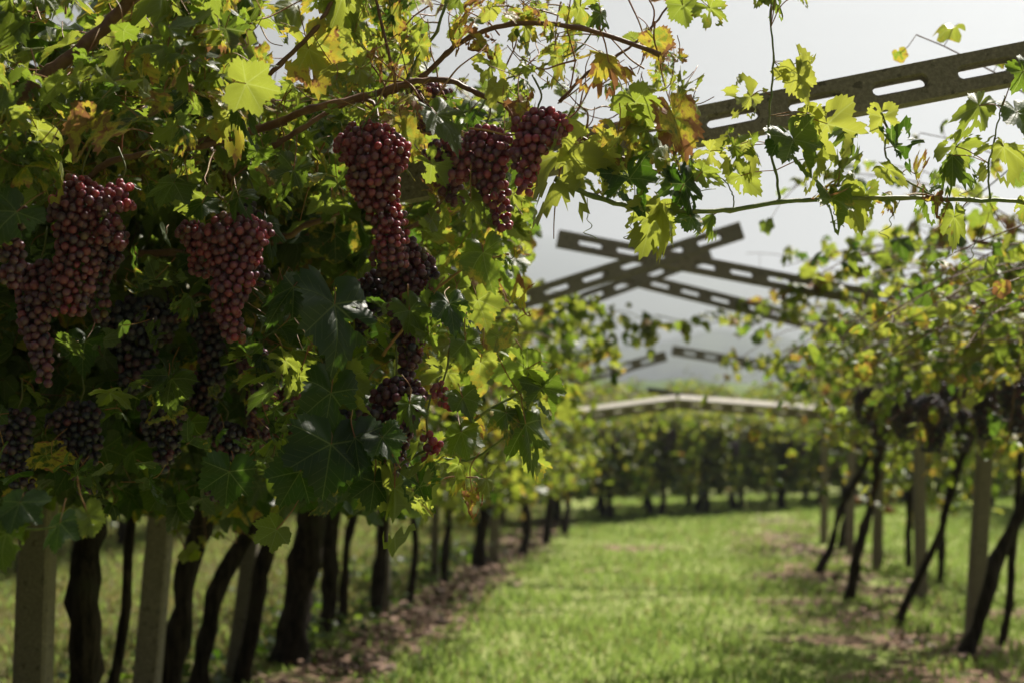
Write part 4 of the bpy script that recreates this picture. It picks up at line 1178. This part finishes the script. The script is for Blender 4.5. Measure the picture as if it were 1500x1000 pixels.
# young shoots growing over the arms in the open alley
def alley_shoots(Y, xs, lab_v, n=3):
    pass

# ------------------------------------------------------------------ bunches of grapes
import bmesh
def ico(level):
    bm = bmesh.new(); bmesh.ops.create_icosphere(bm, subdivisions=level, radius=1.0)
    V = np.array([tuple(v.co) for v in bm.verts]); Fc = np.array([[v.index for v in f.verts] for f in bm.faces]); bm.free()
    return V, Fc
ICO3, ICO2 = ico(3), ico(2)
BER = {}
def berry_data(b):
    key = round(b, 1)
    if key not in BER:
        BER[key] = []
        for r in (0.0, 0.35, 0.62):
            mb = MB(); mb.add(ICO3[0] * np.array([1, 1, 1.06]) + 0, ICO3[1], None, None, (r, key, 0, 1)); BER[key].append(mb.mesh('grape', M['berry']))
    return BER[key]
def bunch_points(L, Rm, d, seed, tail=.3, wing=0.0):
    r_ = np.random.default_rng(seed)
    pts = np.zeros((0, 3))
    ph = r_.random(4) * 6.28
    for stage in range(2):
        for t in range(5200):
            k = r_.random()
            prof = min(1.0, .45 + k / .14 * .55) * (1 - (1 - tail) * max(0, (k - .22) / .78) ** .85)
            a = r_.random() * 6.283
            prof *= 1 + .16 * math.sin(2 * a + ph[0] + k * 4) + .12 * math.sin(k * 13 + ph[1] + a)
            rr = prof * Rm * (r_.uniform(.72, 1.0) if stage == 0 else r_.uniform(.3, .8))
            p = np.array([rr * math.cos(a) + .012 * math.sin(k * 4 + ph[2]), rr * math.sin(a) * .85, -k * L])
            if wing and r_.random() < .18:
                q = r_.random()
                p = np.array([wing * (.6 + .4 * q) * Rm * 1.6 + r_.normal(0, .008), r_.normal(0, .012), -(.08 + q * .42) * L])
            if len(pts) == 0 or np.min(((pts - p) ** 2).sum(1)) > (d * .88) ** 2:
                pts = np.vstack([pts, p])
    return pts
def bunch(x, y0, y1, wpx, Y, blue, hero, lab, tail=.3, wing=0.0, seed=None, d=.0165, x1=None):
    top = at(x, y0, Y)
    L = (y1 - y0) / F * Y
    Rm = wpx / 2 / F * Y - d * .3
    seed = seed if seed is not None else int(x * 7 + y0)
    P = bunch_points(L, Rm, d, seed, tail, wing)
    r_ = np.random.default_rng(seed + 1)
    if x1 is not None:
        P[:, 0] += (-P[:, 2] / L) * (x1 - x) / F * Y
    v = empty('grape_bunch', top)
    tag(v, lab, 'grape bunch', 'grape bunches hanging from the near canopy')
    mb = MB()
    a = 0.0
    mx = P[:, 0].mean()
    tube(mb, smooth_path([(r_.normal(0, .01), .01, .07), (.004, 0, .03), (mx * .5, 0, .004), (mx, 0, -L * .30), (mx, 0, -L * .9)], 5), .0020, 6)
    for p in P[::3]:
        q = np.array([P[:, 0].mean(), 0, min(0, p[2] + .012)])
        tube(mb, [q, p], .0009, 3, cap=False)
    link('stem', mb.mesh('stem', M['stem']), v)
    sz = d / 2 * np.clip(r_.normal(.96, .10, len(P)), .6, 1.12)
    toC = np.array([0, -1.0, .1])
    order = np.argsort(-(P @ toC))
    if hero:
        for i in order[:100]:
            b = np.clip(blue + r_.normal(0, .12), 0, 1)
            bank = berry_data(b)
            o = link('grape', bank[int(r_.integers(3))], v, tuple(P[i]))
            o.scale = (sz[i],) * 3
            o.rotation_euler = tuple(r_.random(3) * .8)
        order = order[100:]
    if len(order):
        mb = MB()
        Vv, Ff = ICO2
        for i in order:
            mb.add(Vv * sz[i] + P[i], Ff, None, None, (r_.random(), np.clip(blue + r_.normal(0, .12), 0, 1), 0, 1))
        o = link('berries', mb.mesh('berries', M['berry']), v)
        if hero or len(order) > 0: o['kind'] = 'stuff'
    return v
BUN = [
    (548, 182, 395, 118, 2.72, .25, 1, 'long wine-red bunch hanging in the middle of the canopy, broad at the shoulders', .30, 0, None, .0150, 572),
    (588, 350, 560, 88, 2.84, .65, 1, 'dark narrow bunch directly under the long wine-red bunch', .3, 0, None, .016, 600),
    (715, 188, 338, 82, 2.70, .30, 1, 'sunlit-edged bunch left of the small red one, ending in a red tip over the sky', .28, -.9, None, .016, 733),
    (790, 162, 288, 84, 2.64, .12, 1, 'small bright red bunch beside the curled dry leaf, just under the big beam', .25, 0, None, .0155, 775),
    (622, 120, 195, 70, 2.95, .55, 1, 'short dark bunch tucked behind the brown cane above the long wine-red bunch', .6, 0, None, .016),
    (120, 262, 462, 96, 2.62, .40, 1, 'big dusky bunch below the red berries near the upper left leaves', .45, .8, None, .0155, 100),
    (62, 385, 562, 84, 2.66, .60, 1, 'slim dark bunch with a long hanging tail at the left edge', .22, 0, None, .016, 66),
    (10, 285, 420, 70, 2.5, .6, 0, 'shaded bunch cut by the left edge of the picture', .4, 0, None, .016),
    (180, 268, 305, 38, 2.66, .0, 1, 'handful of glowing red berries above the big dusky bunch', .8, 0, None, .0150),
    (335, 312, 500, 100, 2.66, .30, 1, 'bunch with crimson right edge hanging alone left of centre', .32, 0, None, .0158, 352),
    (288, 325, 405, 58, 2.74, .30, 1, 'small-berried bunch touching the left side of the crimson-edged bunch', .5, 0, None, .0125),
    (368, 300, 420, 56, 2.95, .8, 0, 'black bunch hidden behind the crimson-edged bunch', .5, 0, None, .016),
    (215, 440, 575, 110, 3.35, .95, 1, 'blue-black bunch with shiny tops in the shade under the brown cane', .3, 0, None, .020, 190),
    (228, 415, 500, 60, 3.5, .9, 0, 'black bunch rising behind the shiny blue-black one', .6, 0, None, .018),
    (308, 462, 560, 62, 3.4, .9, 1, 'small blue-black bunch under the tip of the crimson-edged bunch', .4, 0, None, .018),
    (290, 545, 640, 84, 3.5, .8, 0, 'shadowed wide bunch below the small blue-black one', .4, 0, None, .018),
    (378, 510, 655, 72, 3.2, .65, 1, 'purple bunch with dull bloom left of the big dark leaves', .4, 0, None, .016),
    (425, 560, 690, 56, 3.25, .55, 1, 'slender purple bunch with pale berries near its tip', .3, 0, None, .0155),
    (505, 598, 650, 78, 2.75, .80, 1, 'low dark bunch between the two lit leaf groups, shiny on top', .7, 0, None, .017),
    (578, 555, 705, 84, 2.80, .65, 1, 'dark bunch low in the canopy above the large lit hanging leaf', .4, 0, None, .016, 590),
    (622, 632, 690, 26, 2.68, .0, 1, 'thin string of bright red berries beside the low dark bunch', .8, 0, None, .015, 630),
    (652, 560, 600, 26, 2.70, .0, 1, 'few bright red berries at the end of a stalk above the grey leaves', .8, 0, None, .014),
    (660, 205, 300, 60, 2.85, .60, 1, 'dark bunch behind the green leaf between the two central bunches', .5, 0, None, .016),
    (155, 330, 470, 60, 2.78, .7, 0, 'dark bunch behind the right side of the big dusky bunch', .4, 0, None, .016),
    (235, 585, 690, 66, 3.15, .9, 0, 'black bunch deep in the shade over the upright concrete post', .4, 0, None, .018),
    (330, 620, 730, 66, 3.2, .9, 0, 'black bunch deep in the shade over the slanting trunks', .4, 0, None, .018),
    (120, 590, 720, 74, 3.2, .9, 0, 'black bunch deep in the shade over the very thick trunk', .4, 0, None, .018),
    (30, 600, 730, 66, 3.1, .9, 0, 'black bunch deep in the shade above the grey leaves at the left edge', .4, 0, None, .018),
    (545, 400, 500, 60, 2.95, .8, 0, 'black bunch behind the big dark leaves', .5, 0, None, .016),
]
for b in BUN: bunch(*b)
# bunches of the right row and the far rows, out of focus
def far_bunch(src, p, rz, lab, grp, sc=1.0):
    c = src.copy(); COL.objects.link(c); c.location = p; c.rotation_euler = (0, 0, rz); c.scale = (sc,) * 3
    for k in list(c.keys()): pass
    c['label'] = lab; c['group'] = grp
    for ch in list(src.children):
        q = ch.copy(); COL.objects.link(q); q.parent = c
    return c
S1 = bunch(1268, 565, 622, 42, 8.6, .9, 0, 'black bunch showing at the inner edge of the right canopy, over the bluish post', .4, 0, 901, .020)
S1['group'] = 'grape bunches of the right row'
FB = [(1325, 572, 9.5, 'black bunch in the right canopy just right of the one over the bluish post'), (1385, 560, 9.0, 'black bunch over the upright post of the right row'), (1362, 580, 8.2, 'reddish-black bunch between the two bunches over the upright right post'),
      (1440, 560, 8.0, 'dark bunch against the head of the stout leaning post'), (1290, 590, 11, 'small dark bunch low in the right canopy beside the end of the gable beam'),
      (1490, 545, 7.5, 'dark bunch at the right edge under the yellowing leaves'), (1410, 600, 11, 'small dark bunch behind the slanting vine')]
for i, (x, y, Y, lab) in enumerate(FB): far_bunch(S1, at(x, y, Y * .86), i * 1.3, lab, 'grape bunches of the right row', 1.15)
for i in range(26):
    Y = 10 + i * .55
    p = Vector((XL + SL * Y + rng.uniform(-.2, .6), Y, rng.uniform(1.35, 1.62)))
    far_bunch(S1, p, i, 'dark bunch hanging under the left row beyond the leaning grey post', 'dark bunches along the left row')
for i, (x, Y) in enumerate(hx):
    for k in range(2):
        far_bunch(S1, Vector((x + rng.uniform(-.5, .5), Y - .35 - .2 * k, rng.uniform(1.25, 1.6))), i + k, 'dark bunch in the shade of the far hedge', 'dark bunches of the far hedge', 1.15)

# ------------------------------------------------------------------ wires
def wire(a, b, sag, lab, r=.0016, mat='wire'):
    P = [np.array(a) + (np.array(b) - np.array(a)) * k + np.array([0, 0, -sag * 4 * k * (1 - k)]) for k in np.linspace(0, 1, 24)]
    mb = MB(); tube(mb, [p - P[0] for p in P], r, 5)
    o = link('trellis_wire', mb.mesh('trellis_wire', M[mat]), None, P[0]); tag(o, lab, 'wire', 'wires of the pergola')
wire((XL + SL * 1.5 + .05, 1.5, 1.70), (XL + SL * 24 + .05, 24, 1.70), .03, 'thin wire strung along the heads of the left row')
wire((XR + SL * 3 - .05, 3, 1.70), (XR + SL * 21 - .05, 21, 1.70), .03, 'thin wire strung along the heads of the right row')
for k, (u, z) in enumerate(((XL + .55, 1.90), (XL + 1.15, 2.06), (XR - .55, 1.90), (XR - 1.15, 2.06))):
    wire((u + SL * 2.9, 2.9, z), (u + SL * 19, 19, z), .05, ('lower' if k % 2 == 0 else 'upper') + ' lengthwise wire lying on the arms of the ' + ('left' if k < 2 else 'right') + ' row', .0022)
wire(at(880, 470, 9.0), at(1150, 440, 9.0), .10, 'slack thin wire sagging across the alley below the X crossing', .003)
wire(at(560, -40, 2.6), at(650, 330, 3.0), .0, 'thin wire crossing the leaves above the long wine-red bunch', .0012)
